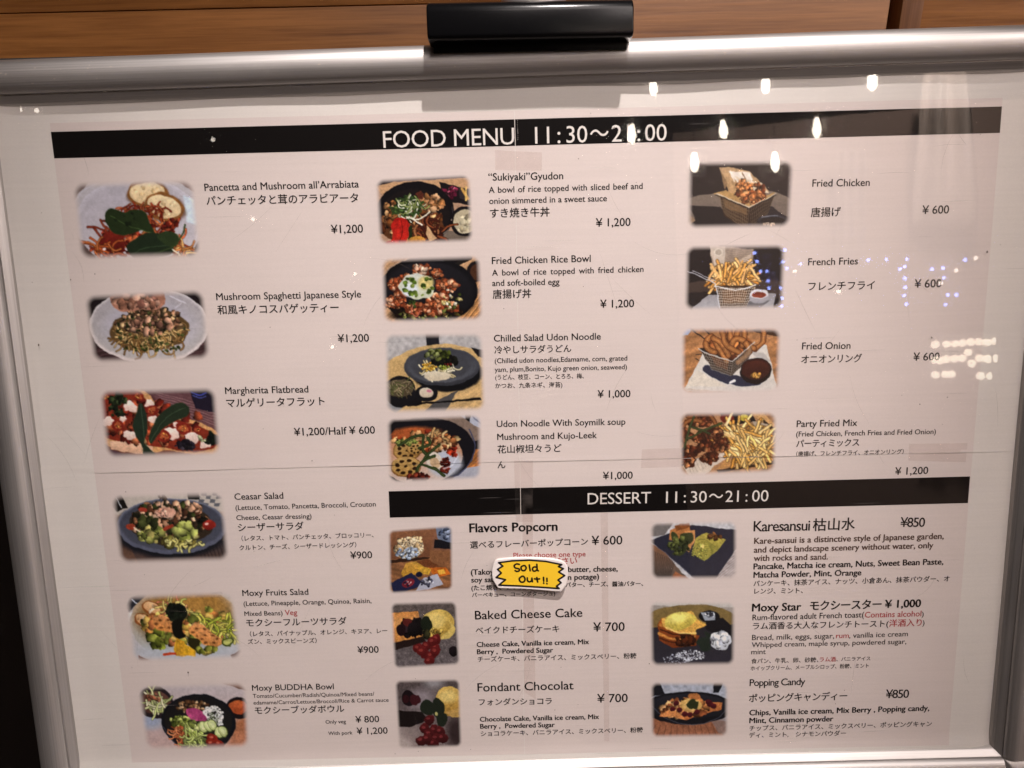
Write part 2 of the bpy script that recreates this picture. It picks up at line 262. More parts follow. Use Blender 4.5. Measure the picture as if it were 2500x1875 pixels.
def ZS(x, y):                                     # top surface of the overlapping sheets: the upper two lie over the lower two and lift along their edge
    x = np.asarray(x, float); y = np.asarray(y, float); d = y-np.interp(x, _sh[:, 0], _sh[:, 1]); rt = x > np.interp(y, _sv[::-1, 1], _sv[::-1, 0])
    return Z(x, y)+np.where(d > 0, .00018+.00016*np.clip(1-d/.014, 0, 1)**2*(1+.8*np.sin(x*38)+.5*np.sin(x*91)), 0)+np.where(rt, .00006, 0)
def sheet(name, corners, nx, ny, dz, mat, parent, curl=0., zf=None):
    c = np.array(corners)/1e3; u, v = np.meshgrid(np.linspace(0, 1, nx+1), np.linspace(0, 1, ny+1))
    P = (c[0]*((1-u)*(1-v))[..., None]+c[1]*(u*(1-v))[..., None]+c[2]*(u*v)[..., None]+c[3]*((1-u)*v)[..., None])
    x, y = P[..., 0].ravel(), P[..., 1].ravel(); z = (zf or Z)(x, y)+dz+curl*np.clip((v.ravel()-.965)/.035, 0, 1)**2*(1+.8*np.sin(x*38)+.5*np.sin(x*91))
    f = [(j*(nx+1)+i, (j+1)*(nx+1)+i, (j+1)*(nx+1)+i+1, j*(nx+1)+i+1) for j in range(ny) for i in range(nx)]
    return mesh(name, np.column_stack([x, y, z]), f, mat, parent, uv=np.column_stack([u.ravel(), v.ravel()]), smooth=True)

# ---------------------------------------------------------------- materials
def mat(name):
    m = bpy.data.materials.new(name); m.use_nodes = True; nt = m.node_tree
    return m, nt, nt.nodes['Principled BSDF'], nt.nodes['Material Output']
def node(nt, t, **k):
    n = nt.nodes.new(t)
    for a, b in k.items():
        if a.startswith('i_'): n.inputs[int(a[2:])].default_value = b
        else: setattr(n, a, b)
    return n
def simple(name, col, rough=.5, metal=0., spec=.5, bump=0., scale=400):
    m, nt, p, o = mat(name); p.inputs['Base Color'].default_value = (*col, 1); p.inputs['Roughness'].default_value = rough
    p.inputs['Metallic'].default_value = metal; p.inputs['Specular IOR Level'].default_value = spec
    t = node(nt, 'ShaderNodeTexCoord'); n = node(nt, 'ShaderNodeTexNoise'); n.inputs['Scale'].default_value = scale; n.inputs['Detail'].default_value = 4
    nt.links.new(t.outputs['Object'], n.inputs['Vector'])
    r = node(nt, 'ShaderNodeMapRange'); r.inputs['To Min'].default_value = rough*.85; r.inputs['To Max'].default_value = min(1, rough*1.15)
    nt.links.new(n.outputs[0], r.inputs['Value']); nt.links.new(r.outputs[0], p.inputs['Roughness'])
    if bump:
        b = node(nt, 'ShaderNodeBump'); b.inputs['Strength'].default_value = bump; b.inputs['Distance'].default_value = .001
        nt.links.new(n.outputs[0], b.inputs['Height']); nt.links.new(b.outputs[0], p.inputs['Normal'])
    return m
WHITE = np.array([.79, .755, .725]); PAPER = np.array([.745, .668, .648])
def paper(name, base, photo=False):
    m, nt, p, o = mat(name); L = nt.links.new
    t = node(nt, 'ShaderNodeTexCoord')
    n1 = node(nt, 'ShaderNodeTexNoise'); n1.inputs['Scale'].default_value = 6; n1.inputs['Detail'].default_value = 5
    n2 = node(nt, 'ShaderNodeTexNoise'); n2.inputs['Scale'].default_value = 700; n2.inputs['Detail'].default_value = 3
    n3 = node(nt, 'ShaderNodeTexNoise'); n3.inputs['Scale'].default_value = 1; n3.inputs['Detail'].default_value = 3
    mp = node(nt, 'ShaderNodeMapping'); mp.inputs['Scale'].default_value = (9, 420, 9); L(t.outputs['Object'], mp.inputs[0]); L(mp.outputs[0], n3.inputs['Vector'])
    L(t.outputs['Object'], n1.inputs['Vector']); L(t.outputs['Object'], n2.inputs['Vector'])
    a = node(nt, 'ShaderNodeMath', operation='MULTIPLY_ADD', i_1=.17, i_2=.87); L(n1.outputs[0], a.inputs[0])
    b = node(nt, 'ShaderNodeMath', operation='MULTIPLY_ADD', i_1=.09); L(n2.outputs[0], b.inputs[0]); L(a.outputs[0], b.inputs[2])
    c = node(nt, 'ShaderNodeMath', operation='MULTIPLY_ADD', i_1=.09); L(n3.outputs[0], c.inputs[0]); L(b.outputs[0], c.inputs[2])
    s = node(nt, 'ShaderNodeMath', operation='SUBTRACT', i_1=.09); L(c.outputs[0], s.inputs[0])
    v = node(nt, 'ShaderNodeVectorMath', operation='SCALE'); v.inputs[0].default_value = tuple(base); L(s.outputs[0], v.inputs['Scale'])
    out = v.outputs[0]
    if photo:
        at = node(nt, 'ShaderNodeAttribute', attribute_name='ink')
        mx = node(nt, 'ShaderNodeMix', data_type='RGBA'); L(at.outputs['Alpha'], mx.inputs[0]); L(out, mx.inputs[6]); L(at.outputs['Color'], mx.inputs[7]); out = mx.outputs[2]
    L(out, p.inputs['Base Color']); p.inputs['Roughness'].default_value = .62; p.inputs['Specular IOR Level'].default_value = .06 if photo else .25
    bp = node(nt, 'ShaderNodeBump'); bp.inputs['Strength'].default_value = .35; bp.inputs['Distance'].default_value = .0006; L(n1.outputs[0], bp.inputs['Height']); L(bp.outputs[0], p.inputs['Normal'])
    return m
M_white = paper('white_paper', WHITE); M_print = paper('tinted_print', PAPER); M_photo = paper('photo_print', PAPER, True)
M_black = simple('black_ink', (.008, .006, .006), .6, spec=.1); M_red = simple('red_ink', (.40, .045, .05), .5, spec=.3)
M_brown = simple('brown_ink', (.07, .035, .022), .5, spec=.3); M_grey = simple('grey_ink', (.03, .025, .023), .5, spec=.3); M_letter = simple('white_lettering', tuple(WHITE), .55, spec=.3)
M_header = simple('black_header_print', (.005, .004, .004), .55, spec=.08)

def metal_mat(name, col, r0, r1):
    m, nt, p, o = mat(name); L = nt.links.new
    uv = node(nt, 'ShaderNodeUVMap'); mp = node(nt, 'ShaderNodeMapping'); mp.inputs['Scale'].default_value = (3, 900, 1); L(uv.outputs[0], mp.inputs[0])
    n = node(nt, 'ShaderNodeTexNoise'); n.inputs['Scale'].default_value = 1; n.inputs['Detail'].default_value = 5; L(mp.outputs[0], n.inputs['Vector'])
    t = node(nt, 'ShaderNodeTexCoord'); n2 = node(nt, 'ShaderNodeTexNoise'); n2.inputs['Scale'].default_value = 7; n2.inputs['Detail'].default_value = 6; L(t.outputs['Object'], n2.inputs['Vector'])
    n3 = node(nt, 'ShaderNodeTexNoise'); n3.inputs['Scale'].default_value = 500; L(t.outputs['Object'], n3.inputs['Vector'])
    ad = node(nt, 'ShaderNodeMath', operation='MULTIPLY_ADD', i_1=.6); L(n.outputs[0], ad.inputs[0]); L(n2.outputs[0], ad.inputs[2])
    r = node(nt, 'ShaderNodeMapRange'); r.inputs['From Min'].default_value = .5; r.inputs['From Max'].default_value = 1.1; r.inputs['To Min'].default_value = r0; r.inputs['To Max'].default_value = r1; L(ad.outputs[0], r.inputs['Value']); L(r.outputs[0], p.inputs['Roughness'])
    cr = node(nt, 'ShaderNodeMapRange'); cr.inputs['From Min'].default_value = .3; cr.inputs['From Max'].default_value = .7; cr.inputs['To Min'].default_value = .82; cr.inputs['To Max'].default_value = 1.1; L(n.outputs[0], cr.inputs['Value'])
    v = node(nt, 'ShaderNodeVectorMath', operation='SCALE'); v.inputs[0].default_value = col; L(cr.outputs[0], v.inputs['Scale']); L(v.outputs[0], p.inputs['Base Color'])
    p.inputs['Metallic'].default_value = .86; p.inputs['Anisotropic'].default_value = .3
    tg = node(nt, 'ShaderNodeTangent', direction_type='UV_MAP'); L(tg.outputs[0], p.inputs['Tangent'])
    b = node(nt, 'ShaderNodeBump'); b.inputs['Strength'].default_value = .10; b.inputs['Distance'].default_value = .0003; L(n.outputs[0], b.inputs['Height']); L(b.outputs[0], p.inputs['Normal'])
    return m
M_alu = metal_mat('brushed_aluminium', (.54, .515, .50), .42, .57)
M_plastic = simple('black_clip_plastic', (.003, .003, .0035), .22, spec=.25, bump=.03, scale=900)
M_backing = simple('dark_backing', (.05, .045, .04), .7)

def cover_mat():
    m, nt, p, o = mat('clear_sheet'); L = nt.links.new; nt.nodes.remove(p)
    tr = node(nt, 'ShaderNodeBsdfTransparent'); tr.inputs[0].default_value = (.97, .965, .955, 1)
    g1 = node(nt, 'ShaderNodeBsdfGlossy'); g1.inputs['Roughness'].default_value = .018; g2 = node(nt, 'ShaderNodeBsdfGlossy'); g2.inputs['Roughness'].default_value = .075
    gm = node(nt, 'ShaderNodeMixShader', i_0=.16); L(g1.outputs[0], gm.inputs[1]); L(g2.outputs[0], gm.inputs[2])
    fr = node(nt, 'ShaderNodeFresnel', i_0=1.5); k = node(nt, 'ShaderNodeMath', operation='MULTIPLY', i_1=1.7); L(fr.outputs[0], k.inputs[0])
    ge = node(nt, 'ShaderNodeNewGeometry'); io = node(nt, 'ShaderNodeMath', operation='MULTIPLY_ADD', i_1=1/1.5-1.5, i_2=1.5); L(ge.outputs['Backfacing'], io.inputs[0]); L(io.outputs[0], fr.inputs[0])   # a thin sheet: the same both ways
    t = node(nt, 'ShaderNodeTexCoord'); n = node(nt, 'ShaderNodeTexNoise'); n.inputs['Scale'].default_value = 14; n.inputs['Detail'].default_value = 2; L(t.outputs['Object'], n.inputs['Vector'])
    b = node(nt, 'ShaderNodeBump'); b.inputs['Strength'].default_value = .03; b.inputs['Distance'].default_value = .002; L(n.outputs[0], b.inputs['Height'])
    L(b.outputs[0], g1.inputs['Normal']); L(b.outputs[0], g2.inputs['Normal'])
    # fine scuffs that catch the light
    sc = []
    for ang, s, th in ((.5, 34, .765), (-.9, 26, .775), (1.5, 30, .775)):
        mp = node(nt, 'ShaderNodeMapping'); mp.inputs['Rotation'].default_value = (0, 0, ang); mp.inputs['Scale'].default_value = (s*.35, s*16, 1); L(t.outputs['Object'], mp.inputs[0])
        q = node(nt, 'ShaderNodeTexNoise'); q.inputs['Scale'].default_value = 1; q.inputs['Detail'].default_value = 1; L(mp.outputs[0], q.inputs['Vector'])
        c = node(nt, 'ShaderNodeMapRange'); c.inputs['From Min'].default_value = th; c.inputs['From Max'].default_value = th+.06; L(q.outputs[0], c.inputs['Value']); sc.append(c.outputs[0])
    a1 = node(nt, 'ShaderNodeMath', operation='MAXIMUM'); L(sc[0], a1.inputs[0]); L(sc[1], a1.inputs[1]); a2 = node(nt, 'ShaderNodeMath', operation='MAXIMUM'); L(a1.outputs[0], a2.inputs[0]); L(sc[2], a2.inputs[1])
    a3 = node(nt, 'ShaderNodeMath', operation='MULTIPLY', i_1=.30); L(a2.outputs[0], a3.inputs[0])
    df = node(nt, 'ShaderNodeBsdfDiffuse'); df.inputs[0].default_value = (.55, .5, .48, 1)
    m1 = node(nt, 'ShaderNodeMixShader'); L(a3.outputs[0], m1.inputs[0]); L(tr.outputs[0], m1.inputs[1]); L(df.outputs[0], m1.inputs[2])
    m2 = node(nt, 'ShaderNodeMixShader'); L(k.outputs[0], m2.inputs[0]); L(m1.outputs[0], m2.inputs[1]); L(gm.outputs[0], m2.inputs[2]); L(m2.outputs[0], o.inputs[0])
    return m
M_cover = cover_mat()
def tape_mat():
    m, nt, p, o = mat('clear_tape'); L = nt.links.new
    p.inputs['Base Color'].default_value = (.66, .57, .53, 1); p.inputs['Roughness'].default_value = .3
    tr = node(nt, 'ShaderNodeBsdfTransparent'); tr.inputs[0].default_value = (.962, .942, .936, 1); t = node(nt, 'ShaderNodeTexCoord'); n = node(nt, 'ShaderNodeTexNoise'); n.inputs['Scale'].default_value = 60; n.inputs['Detail'].default_value = 5; L(t.outputs['Object'], n.inputs['Vector'])
    r = node(nt, 'ShaderNodeMapRange'); r.inputs['From Min'].default_value = .35; r.inputs['From Max'].default_value = .7; r.inputs['To Min'].default_value = .0; r.inputs['To Max'].default_value = .05; L(n.outputs[0], r.inputs['Value'])
    mx = node(nt, 'ShaderNodeMixShader'); L(r.outputs[0], mx.inputs[0]); L(tr.outputs[0], mx.inputs[1]); L(p.outputs[0], mx.inputs[2]); L(mx.outputs[0], o.inputs[0]); return m
M_tape = tape_mat()
def wood(name, dark, light, vert=False):
    m, nt, p, o = mat(name); L = nt.links.new
    t = node(nt, 'ShaderNodeTexCoord'); mp = node(nt, 'ShaderNodeMapping'); mp.inputs['Scale'].default_value = (60, 60, 2.2) if vert else (2.2, 60, 60); L(t.outputs['Object'], mp.inputs[0])
    n = node(nt, 'ShaderNodeTexNoise'); n.inputs['Scale'].default_value = 1.5; n.inputs['Detail'].default_value = 7; n.inputs['Roughness'].default_value = .62; n.inputs['Distortion'].default_value = .5; L(mp.outputs[0], n.inputs['Vector'])
    mp2 = node(nt, 'ShaderNodeMapping'); mp2.inputs['Scale'].default_value = (420, 420, 14) if vert else (14, 420, 420); L(t.outputs['Object'], mp2.inputs[0])
    n2 = node(nt, 'ShaderNodeTexNoise'); n2.inputs['Scale'].default_value = 1; n2.inputs['Detail'].default_value = 3; L(mp2.outputs[0], n2.inputs['Vector'])
    a = node(nt, 'ShaderNodeMath', operation='MULTIPLY_ADD', i_1=.45); L(n2.outputs[0], a.inputs[0]); L(n.outputs[0], a.inputs[2])
    cr = node(nt, 'ShaderNodeValToRGB'); e = cr.color_ramp.elements; e[0].position = .50; e[0].color = (*dark, 1); e[1].position = .86; e[1].color = (*light, 1); L(a.outputs[0], cr.inputs[0]); L(cr.outputs[0], p.inputs['Base Color'])
    p.inputs['Roughness'].default_value = .42; b = node(nt, 'ShaderNodeBump'); b.inputs['Strength'].default_value = .25; b.inputs['Distance'].default_value = .001; L(a.outputs[0], b.inputs['Height']); L(b.outputs[0], p.inputs['Normal']); return m
M_wood = wood('oak_panel', (.21, .078, .020), (.43, .18, .050)); M_wood2 = wood('oak_stile', (.13, .048, .018), (.27, .12, .05), True); M_dark = simple('dark_recess', (.012, .007, .005), .8)

# ---------------------------------------------------------------- wall, floor behind the stand
wall = tag(box('wall', -3, 3, WALL_Y+.06, WALL_Y+.2, 0, 3.2, M_dark), kind='structure')
floor = tag(box('floor', -6, 6, -8, WALL_Y+.06, -.1, 0, simple('dark_floor', (.09, .065, .05), .6)), kind='structure')
s0, s1, s2 = STILE_X
def wpart(name, x0, x1, z0, z1, y0, m):
    o = box(name, x0, x1, y0, WALL_Y+.059, z0, z1, m, wall, .0012); return o
wpart('wood_board', -1.6, s0, SEAM_Z+.0004, SEAM_Z+.30, WALL_Y, M_wood)
wpart('wood_board', -1.6, s0, SEAM_Z-.28, SEAM_Z-.0004, WALL_Y, M_wood)
wpart('wood_stile', s1, s2-.0006, SEAM_Z-.28, SEAM_Z+.30, WALL_Y-.004, M_wood2)
wpart('wood_board', s2+.0006, 1.9, SEAM_Z-.28, SEAM_Z+.30, WALL_Y, M_wood)

# ---------------------------------------------------------------- the stand with its snap frame
stand = tag(empty('menu_stand', BM), 'tall floor stand holding a brushed aluminium poster frame with a black clip on top', 'menu stand')
PROF = [(0, 2.0), (.3, 2.4), (4.9, 6.1), (5.3, 5.2), (5.9, 5.2), (6.0, 6.6), (6.7, 8.5), (8.7, 10.3), (12, 11.9), (15.3, 12.75), (18.5, 13.0), (22, 12.6), (25.5, 11.3), (28.4, 9.2), (30.4, 6.4), (31.4, 2.8), (31.6, -12), (-8, -12)]
def prof_z(u):
    u = np.asarray(u, float)*1e3; a = np.array(PROF[5:-2]); return np.interp(u, a[:, 0], a[:, 1])/1e3
OUT = .0059
C4 = [Vector((float(a), float(b), 0)) for a, b in OP]
for k in range(4):
    A, B = C4[k], C4[(k+1) % 4]; d = (B-A).normalized(); n = Vector((-d.y, d.x, 0)); L = (B-A).length
    v = []; uv = []; f = []; N = 41; pr = [(p[0]/1e3, p[1]/1e3) for p in PROF]; s = 0; ss = []
    for i, p in enumerate(pr):
        if i: s += math.hypot(p[0]-pr[i-1][0], p[1]-pr[i-1][1])
        ss.append(s)
    for j in range(N):
        for i, (u, z) in enumerate(pr):
            e = -min(u, OUT-.0003) if u >= 0 else -u      # lip mitred, crown cut square where the corner caps sit
            t = e+(L-2*e)*j/(N-1); wob = .00015*math.sin(t*9+k)
            q = A+d*t+n*u; v.append((q.x, q.y, z+wob)); uv.append((t, ss[i]))
    m_ = len(pr)
    for j in range(N-1):
        for i in range(m_): i2 = (i+1) % m_; f.append((j*m_+i, (j+1)*m_+i, (j+1)*m_+i2, j*m_+i2))
    f.append(tuple(range(m_))); f.append(tuple((N-1)*m_+i for i in reversed(range(m_))))
    o = fixn(mesh('frame_rail', v, f, M_alu, stand, uv=uv, smooth=True)); o.data.set_sharp_from_angle(angle=R_(32))
    o['label'] = ['top rail of the frame, bright where the ceiling lamps strike it', 'right rail of the frame in dull light', 'bottom rail of the frame with a glaring inner lip', 'left rail of the frame, darkest of the four'][k]
    # corner cap between rail k and the next
    P0 = C4[(k+1) % 4]; D2 = C4[(k+2) % 4]; d2 = (D2-P0).normalized(); n2 = Vector((-d2.y, d2.x, 0))
    g = 18; ug = np.linspace(OUT, .0312, g+1); v = []; f = []
    for a in ug:
        for b in ug:
            z = float(min(prof_z(a), prof_z(b)))-.0004; rr = .0312-.009
            if a > rr and b > rr:
                q_ = math.hypot(a-rr, b-rr)/.009; z = min(z, float(prof_z(min(.0312, rr+.009*q_)))-.0004)
            p = P0+n*float(a)+n2*float(b); v.append((p.x, p.y, z))
    w = g+1
    for i in range(g):
        for j in range(g): f.append((i*w+j, (i+1)*w+j, (i+1)*w+j+1, i*w+j+1))
    base = len(v); ring = [i*w for i in range(w)]+[g*w+j for j in range(1, w)]+[i*w+g for i in range(g-1, -1, -1)]+[j for j in range(g-1, 0, -1)]
    for r_ in ring: v.append((v[r_][0], v[r_][1], -.012))
    for i in range(len(ring)): i2 = (i+1) % len(ring); f.append((ring[i], ring[i2], base+i2, base+i))
    fixn(mesh('corner_cap', v, f, M_alu, stand, uv=[(p[1], p[0]) for p in v], smooth=True)).data.set_sharp_from_angle(angle=R_(50))
e = .007
def rect(x0, x1, y1, y0): return [(x0*1e3, y1*1e3), (x1*1e3, y1*1e3), (x1*1e3, y0*1e3), (x0*1e3, y0*1e3)]
box('back_board', XL-.03, XR+.03, YBOT-.03, YTOP+.03, -.0118, -.004, M_backing, stand)
sheet('backing_sheet', rect(XL-e, XR+e, YTOP+.012, YBOT-e), 110, 80, -.0004, M_white, stand)
sheet('clear_cover', rect(XL-.006, XR+.006, YTOP+.010, YBOT-.006), 110, 80, 0, M_cover, stand, zf=ZC)
# the clip over the top rail
c = np.array(CLIP)/1e3; cx0, cx1 = c[:, 0].min(), c[:, 0].max(); cyt = (c[0, 1]+c[1, 1])/2; cyb = (c[2, 1]+c[3, 1])/2; sl = (c[1, 1]-c[0, 1])/(cx1-cx0)
sec = []                                                    # outline of the bar in (y, z): rounded crown to the front
def arc(yc, zc, r, a0, a1, n=7):
    for i in range(n+1): a = R_(a0+(a1-a0)*i/n); sec.append((yc+r*math.cos(a), zc+r*math.sin(a)))
cyb -= .0026; hgt = cyt-cyb+.0030
arc(hgt-.0085, .0215, .0085, 0, 90); arc(.0035, .0265, .0035, 90, 180, 5); sec.extend([(0, .010), (.003, .007), (hgt-.004, .007), (hgt, .010)])
cap = [(0., .0016), (.0004, .0006), (.0014, 0.)]
st = [(cx0+a, b) for a, b in cap]+[(cx1-a, b) for a, b in reversed(cap)]
cy_ = sum(p[0] for p in sec)/len(sec); cz_ = sum(p[1] for p in sec)/len(sec); v = []; f = []; uv = []
for x, ins in st:
    for y, z in sec:
        k_ = 1-ins/.016; v.append((x, cyb+cy_+(y-cy_)*k_+sl*(x-cx0)-sl*(cx1-cx0)/2, cz_+(z-cz_)*k_)); uv.append((x, y))
ns = len(sec)
for j in range(len(st)-1):
    for i in range(ns): f.append((j*ns+i, (j+1)*ns+i, (j+1)*ns+(i+1) % ns, j*ns+(i+1) % ns))
f.append(tuple(range(ns))); f.append(tuple((len(st)-1)*ns+i for i in reversed(range(ns))))
o = fixn(mesh('clip_bar', v, f, M_plastic, stand, smooth=True)); o.data.set_sharp_from_angle(angle=R_(40)); o['label'] = 'black plastic clip bar with a bright worn top edge'
c = np.array(CLIP_PLATE)/1e3; px0, px1 = c[0, 0], c[1, 0]; pyt = cyb+.004; pyb = (c[2, 1]+c[3, 1])/2
v = []; f = []; n_ = 8
for x in (px0, px1):
    for i in range(n_+1):
        t = i/n_; y = pyt+(pyb-pyt)*t; v += [(x, y+sl*(x-(px0+px1)/2), .0155-.001*t), (x, y+sl*(x-(px0+px1)/2), .0142-.001*t)]
h_ = 2*(n_+1)
for i in range(n_):
    a = 2*i; f += [(a, a+2, h_+a+2, h_+a), (a+1, h_+a+1, h_+a+3, a+3), (a, a+1, a+3, a+2), (h_+a, h_+a+2, h_+a+3, h_+a+1)]
f += [(0, h_, h_+1, 1), (2*n_, 2*n_+1, h_+2*n_+1, h_+2*n_)]
fixn(mesh('clip_plate', v, f, M_plastic, stand, smooth=False))
BI = BM.inverted()
pxm = sum(POST_X)/2; pr_ = abs(POST_X[1]-POST_X[0])/2
o = lathe('post', [(0, .02), (pr_, .02), (pr_, 1.75), (0, 1.75)], 40, simple('pale_post', (.62, .58, .56), .35, .6), stand, BI @ Matrix.Translation((pxm, .19, 0))); o.data.set_sharp_from_angle(angle=R_(40))
o = lathe('base', [(0, 0), (.24, 0), (.24, .012), (.22, .018), (0, .022)], 48, M_backing, stand, BI @ Matrix.Translation((pxm, .02, 0)))
box('bracket', -.02, .02, -.02, .02, -.19, -.0119, M_backing, stand)
# dust, scuffs and short scratches on the cover
rs = np.random.RandomState(5); v = []; f = []
def streak(x, y, ang, ln, w, bend):
    n = 5; b0 = len(v)
    for i in range(n+1):
        t = i/n-.5; a = ang+bend*t; px, py = x+ln*t*math.cos(ang)-bend*ln*t*t*math.sin(ang), y+ln*t*math.sin(ang)+bend*ln*t*t*math.cos(ang); ww = w*(1-abs(2*t)**2*.8)/2
        for s_ in (-1, 1):
            qx, qy = px-s_*ww*math.sin(a), py+s_*ww*math.cos(a); v.append((qx, qy, float(ZC(qx, qy))+.00015))
    for i in range(n): a = b0+2*i; f.append((a, a+2, a+3, a+1))
for i in range(70): streak(rs.uniform(XL+.02, XR-.02), rs.uniform(YBOT+.02, YTOP-.03), rs.uniform(0, 3.14), rs.uniform(.006, .05), rs.uniform(.00010, .00024), rs.uniform(-.5, .5))
m, nt, p, o_ = mat('scratch'); p.inputs['Base Color'].default_value = (.30, .24, .21, 1); p.inputs['Alpha'].default_value = .30; p.inputs['Roughness'].default_value = .4
tag(mesh('scratches', v, f, m, stand), 'fine scratches across the clear cover', kind='stuff')
v = []; f = []
for i in range(60):
    x, y, r = rs.uniform(XL+.01, XR-.01), rs.uniform(YBOT+.01, YTOP-.015), rs.choice([.0003, .0004, .0005, .0008], p=[.4, .3, .2, .1]); b0 = len(v)
    for k in range(6): a = k*1.047+i; q = r*rs.uniform(.6, 1.1); v.append((x+q*math.cos(a), y+q*1.4*math.sin(a), float(ZC(x, y))+.00015))
    f.append(tuple(range(b0, b0+6)))
tag(mesh('dirt_specks', v, f, simple('dirt', (.10, .075, .06), .8), stand), 'small dark specks of dirt on the cover', kind='stuff')
v = []; f = []
A, B = C4[0], C4[1]; d = (B-A).normalized(); n = Vector((-d.y, d.x, 0))
for i in range(46):                                        # pale dust and nicks on the crown of the top rail
    t, u = rs.uniform(.01, .8)*(rs.rand() if i % 2 else 1), rs.uniform(.011, .0265); r = rs.uniform(.00018, .00045); ar = rs.uniform(1, 3.5); b0 = len(v)
    for k in range(6):
        q = A+d*(t+r*ar*math.cos(k*1.047))+n*(u+r*math.sin(k*1.047)); v.append((q.x, q.y, float(prof_z(u+r*math.sin(k*1.047)))+.00012))
    f.append(tuple(range(b0, b0+6)))
tag(mesh('dust_specks', v, f, simple('pale_dust', (.62, .56, .5), .7), stand), 'pale dust and nicks on the top rail', kind='stuff')

# ---------------------------------------------------------------- the menu poster: four taped sheets with their print
poster = tag(empty('menu_poster', BM), 'food and dessert menu poster of four taped paper sheets behind the clear cover', 'menu')
sv = np.array(SEAM_V); sh = np.array(SEAM_H); pq = np.array(PRINT)
def xs(y): return float(np.interp(y, sv[::-1, 1], sv[::-1, 0])) if True else 0
def ys(x): return float(np.interp(x, sh[:, 0], sh[:, 1]))
def edge(p, q, y): t = (y-p[1])/(q[1]-p[1]); return float(p[0]+t*(q[0]-p[0]))
sxt, sxm, sxb = xs(1e3*YTOP), xs(ys(0)), xs(1e3*YBOT)
xl, xr, yt, yb = sh[0, 0], sh[2, 0]+1, 1e3*YTOP+9, 1e3*YBOT-4
yl, ym, yr = ys(xl), ys(sxm), ys(xr)
sheets = [([(xl, yt), (sxt, yt), (sxm, ym), (xl, yl)], .0002), ([(sxt, yt), (xr, yt), (xr, yr), (sxm, ym)], .00028), ([(xl-8, yl+6), (sxm, ym+6), (sxb, yb), (xl-8, yb)], 0.), ([(sxm, ym+6), (xr-2, yr+6), (xr-2, yb), (sxb, yb)], .00005)]
names = ['upper left sheet of the menu', 'upper right sheet of the menu', 'lower left sheet of the menu', 'lower right sheet of the menu']
for i, (c, dz) in enumerate(sheets):
    o = sheet('paper_sheet', c, 60, 60, 0 if i < 2 else .00001*i, M_white, poster, zf=ZS if i < 2 else Z); o['label'] = names[i]
# tinted print area, in four pieces so that it breaks at the seams
pl = lambda y: edge(pq[0], pq[3], y); prr = lambda y: edge(pq[1], pq[2], y)
ytp = lambda x: float(np.interp(x, [pq[0, 0], pq[1, 0]], [pq[0, 1], pq[1, 1]])); ybp = lambda x: float(np.interp(x, [pq[3, 0], pq[2, 0]], [pq[3, 1], pq[2, 1]]))
g = .25
tint = [[(pq[0, 0], pq[0, 1]), (sxt-g, ytp(sxt)), (sxm-g, ym+g), (pl(yl), ys(pl(yl))+g)], [(sxt+g, ytp(sxt)), (pq[1, 0], pq[1, 1]), (prr(yr), ys(prr(yr))+g), (sxm+g, ym+g)],
        [(pl(yl), ys(pl(yl))-g), (sxm-g, ym-g), (sxb-g, ybp(sxb)), (pq[3, 0], pq[3, 1])], [(sxm+g, ym-g), (prr(yr), ys(prr(yr))-g), (pq[2, 0], pq[2, 1]), (sxb+g, ybp(sxb))]]
for i, c in enumerate(tint): sheet('tinted_print', c, 60, 60, .00009, M_print, poster, zf=ZS)
DZ = .00016
def bar(q, name, lab):
    q = np.array(q); t = (xs(q[0, 1])-q[0, 0])/(q[1, 0]-q[0, 0]); a = q[0]+(q[1]-q[0])*t; b = q[3]+(q[2]-q[3])*t; e_ = np.array([.28, 0])
    for c in ([q[0], a-e_, b-e_, q[3]], [a+e_, q[1], q[2], b+e_]): sheet(name, c, 50, 4, DZ, M_header, poster, zf=ZS)['label'] = lab
bar(BAR_FOOD, 'header_band', 'black band with the food menu heading'); bar(BAR_DESSERT, 'header_band', 'black band with the dessert heading')
for i, c in enumerate(TAPES):
    o = sheet('adhesive_tape', c, 6 if i < 3 else 4, 4 if i < 3 else 30, .00024+.00001*i, M_tape, poster, zf=ZS)

v = []; f = []; rs2 = np.random.RandomState(3)
for y in np.linspace(BAR_FOOD[0][1]/1e3+.006, BAR_FOOD[0][1]/1e3-.014, 14):
    x = xs(y*1e3)/1e3+.0021+rs2.uniform(-.0001, .0001); w_, h_ = rs2.uniform(.00012, .00035), rs2.uniform(.0003, .0008); b0 = len(v)
    for q in ((x, y), (x+w_, y), (x+w_, y+h_), (x, y+h_)): v.append((*q, float(ZS(*q))+.0003))
    f.append((b0, b0+1, b0+2, b0+3))
tag(mesh('torn_edge_marks', v, f, M_white, poster), 'row of tiny white tear marks beside the seam in the heading band', kind='stuff')

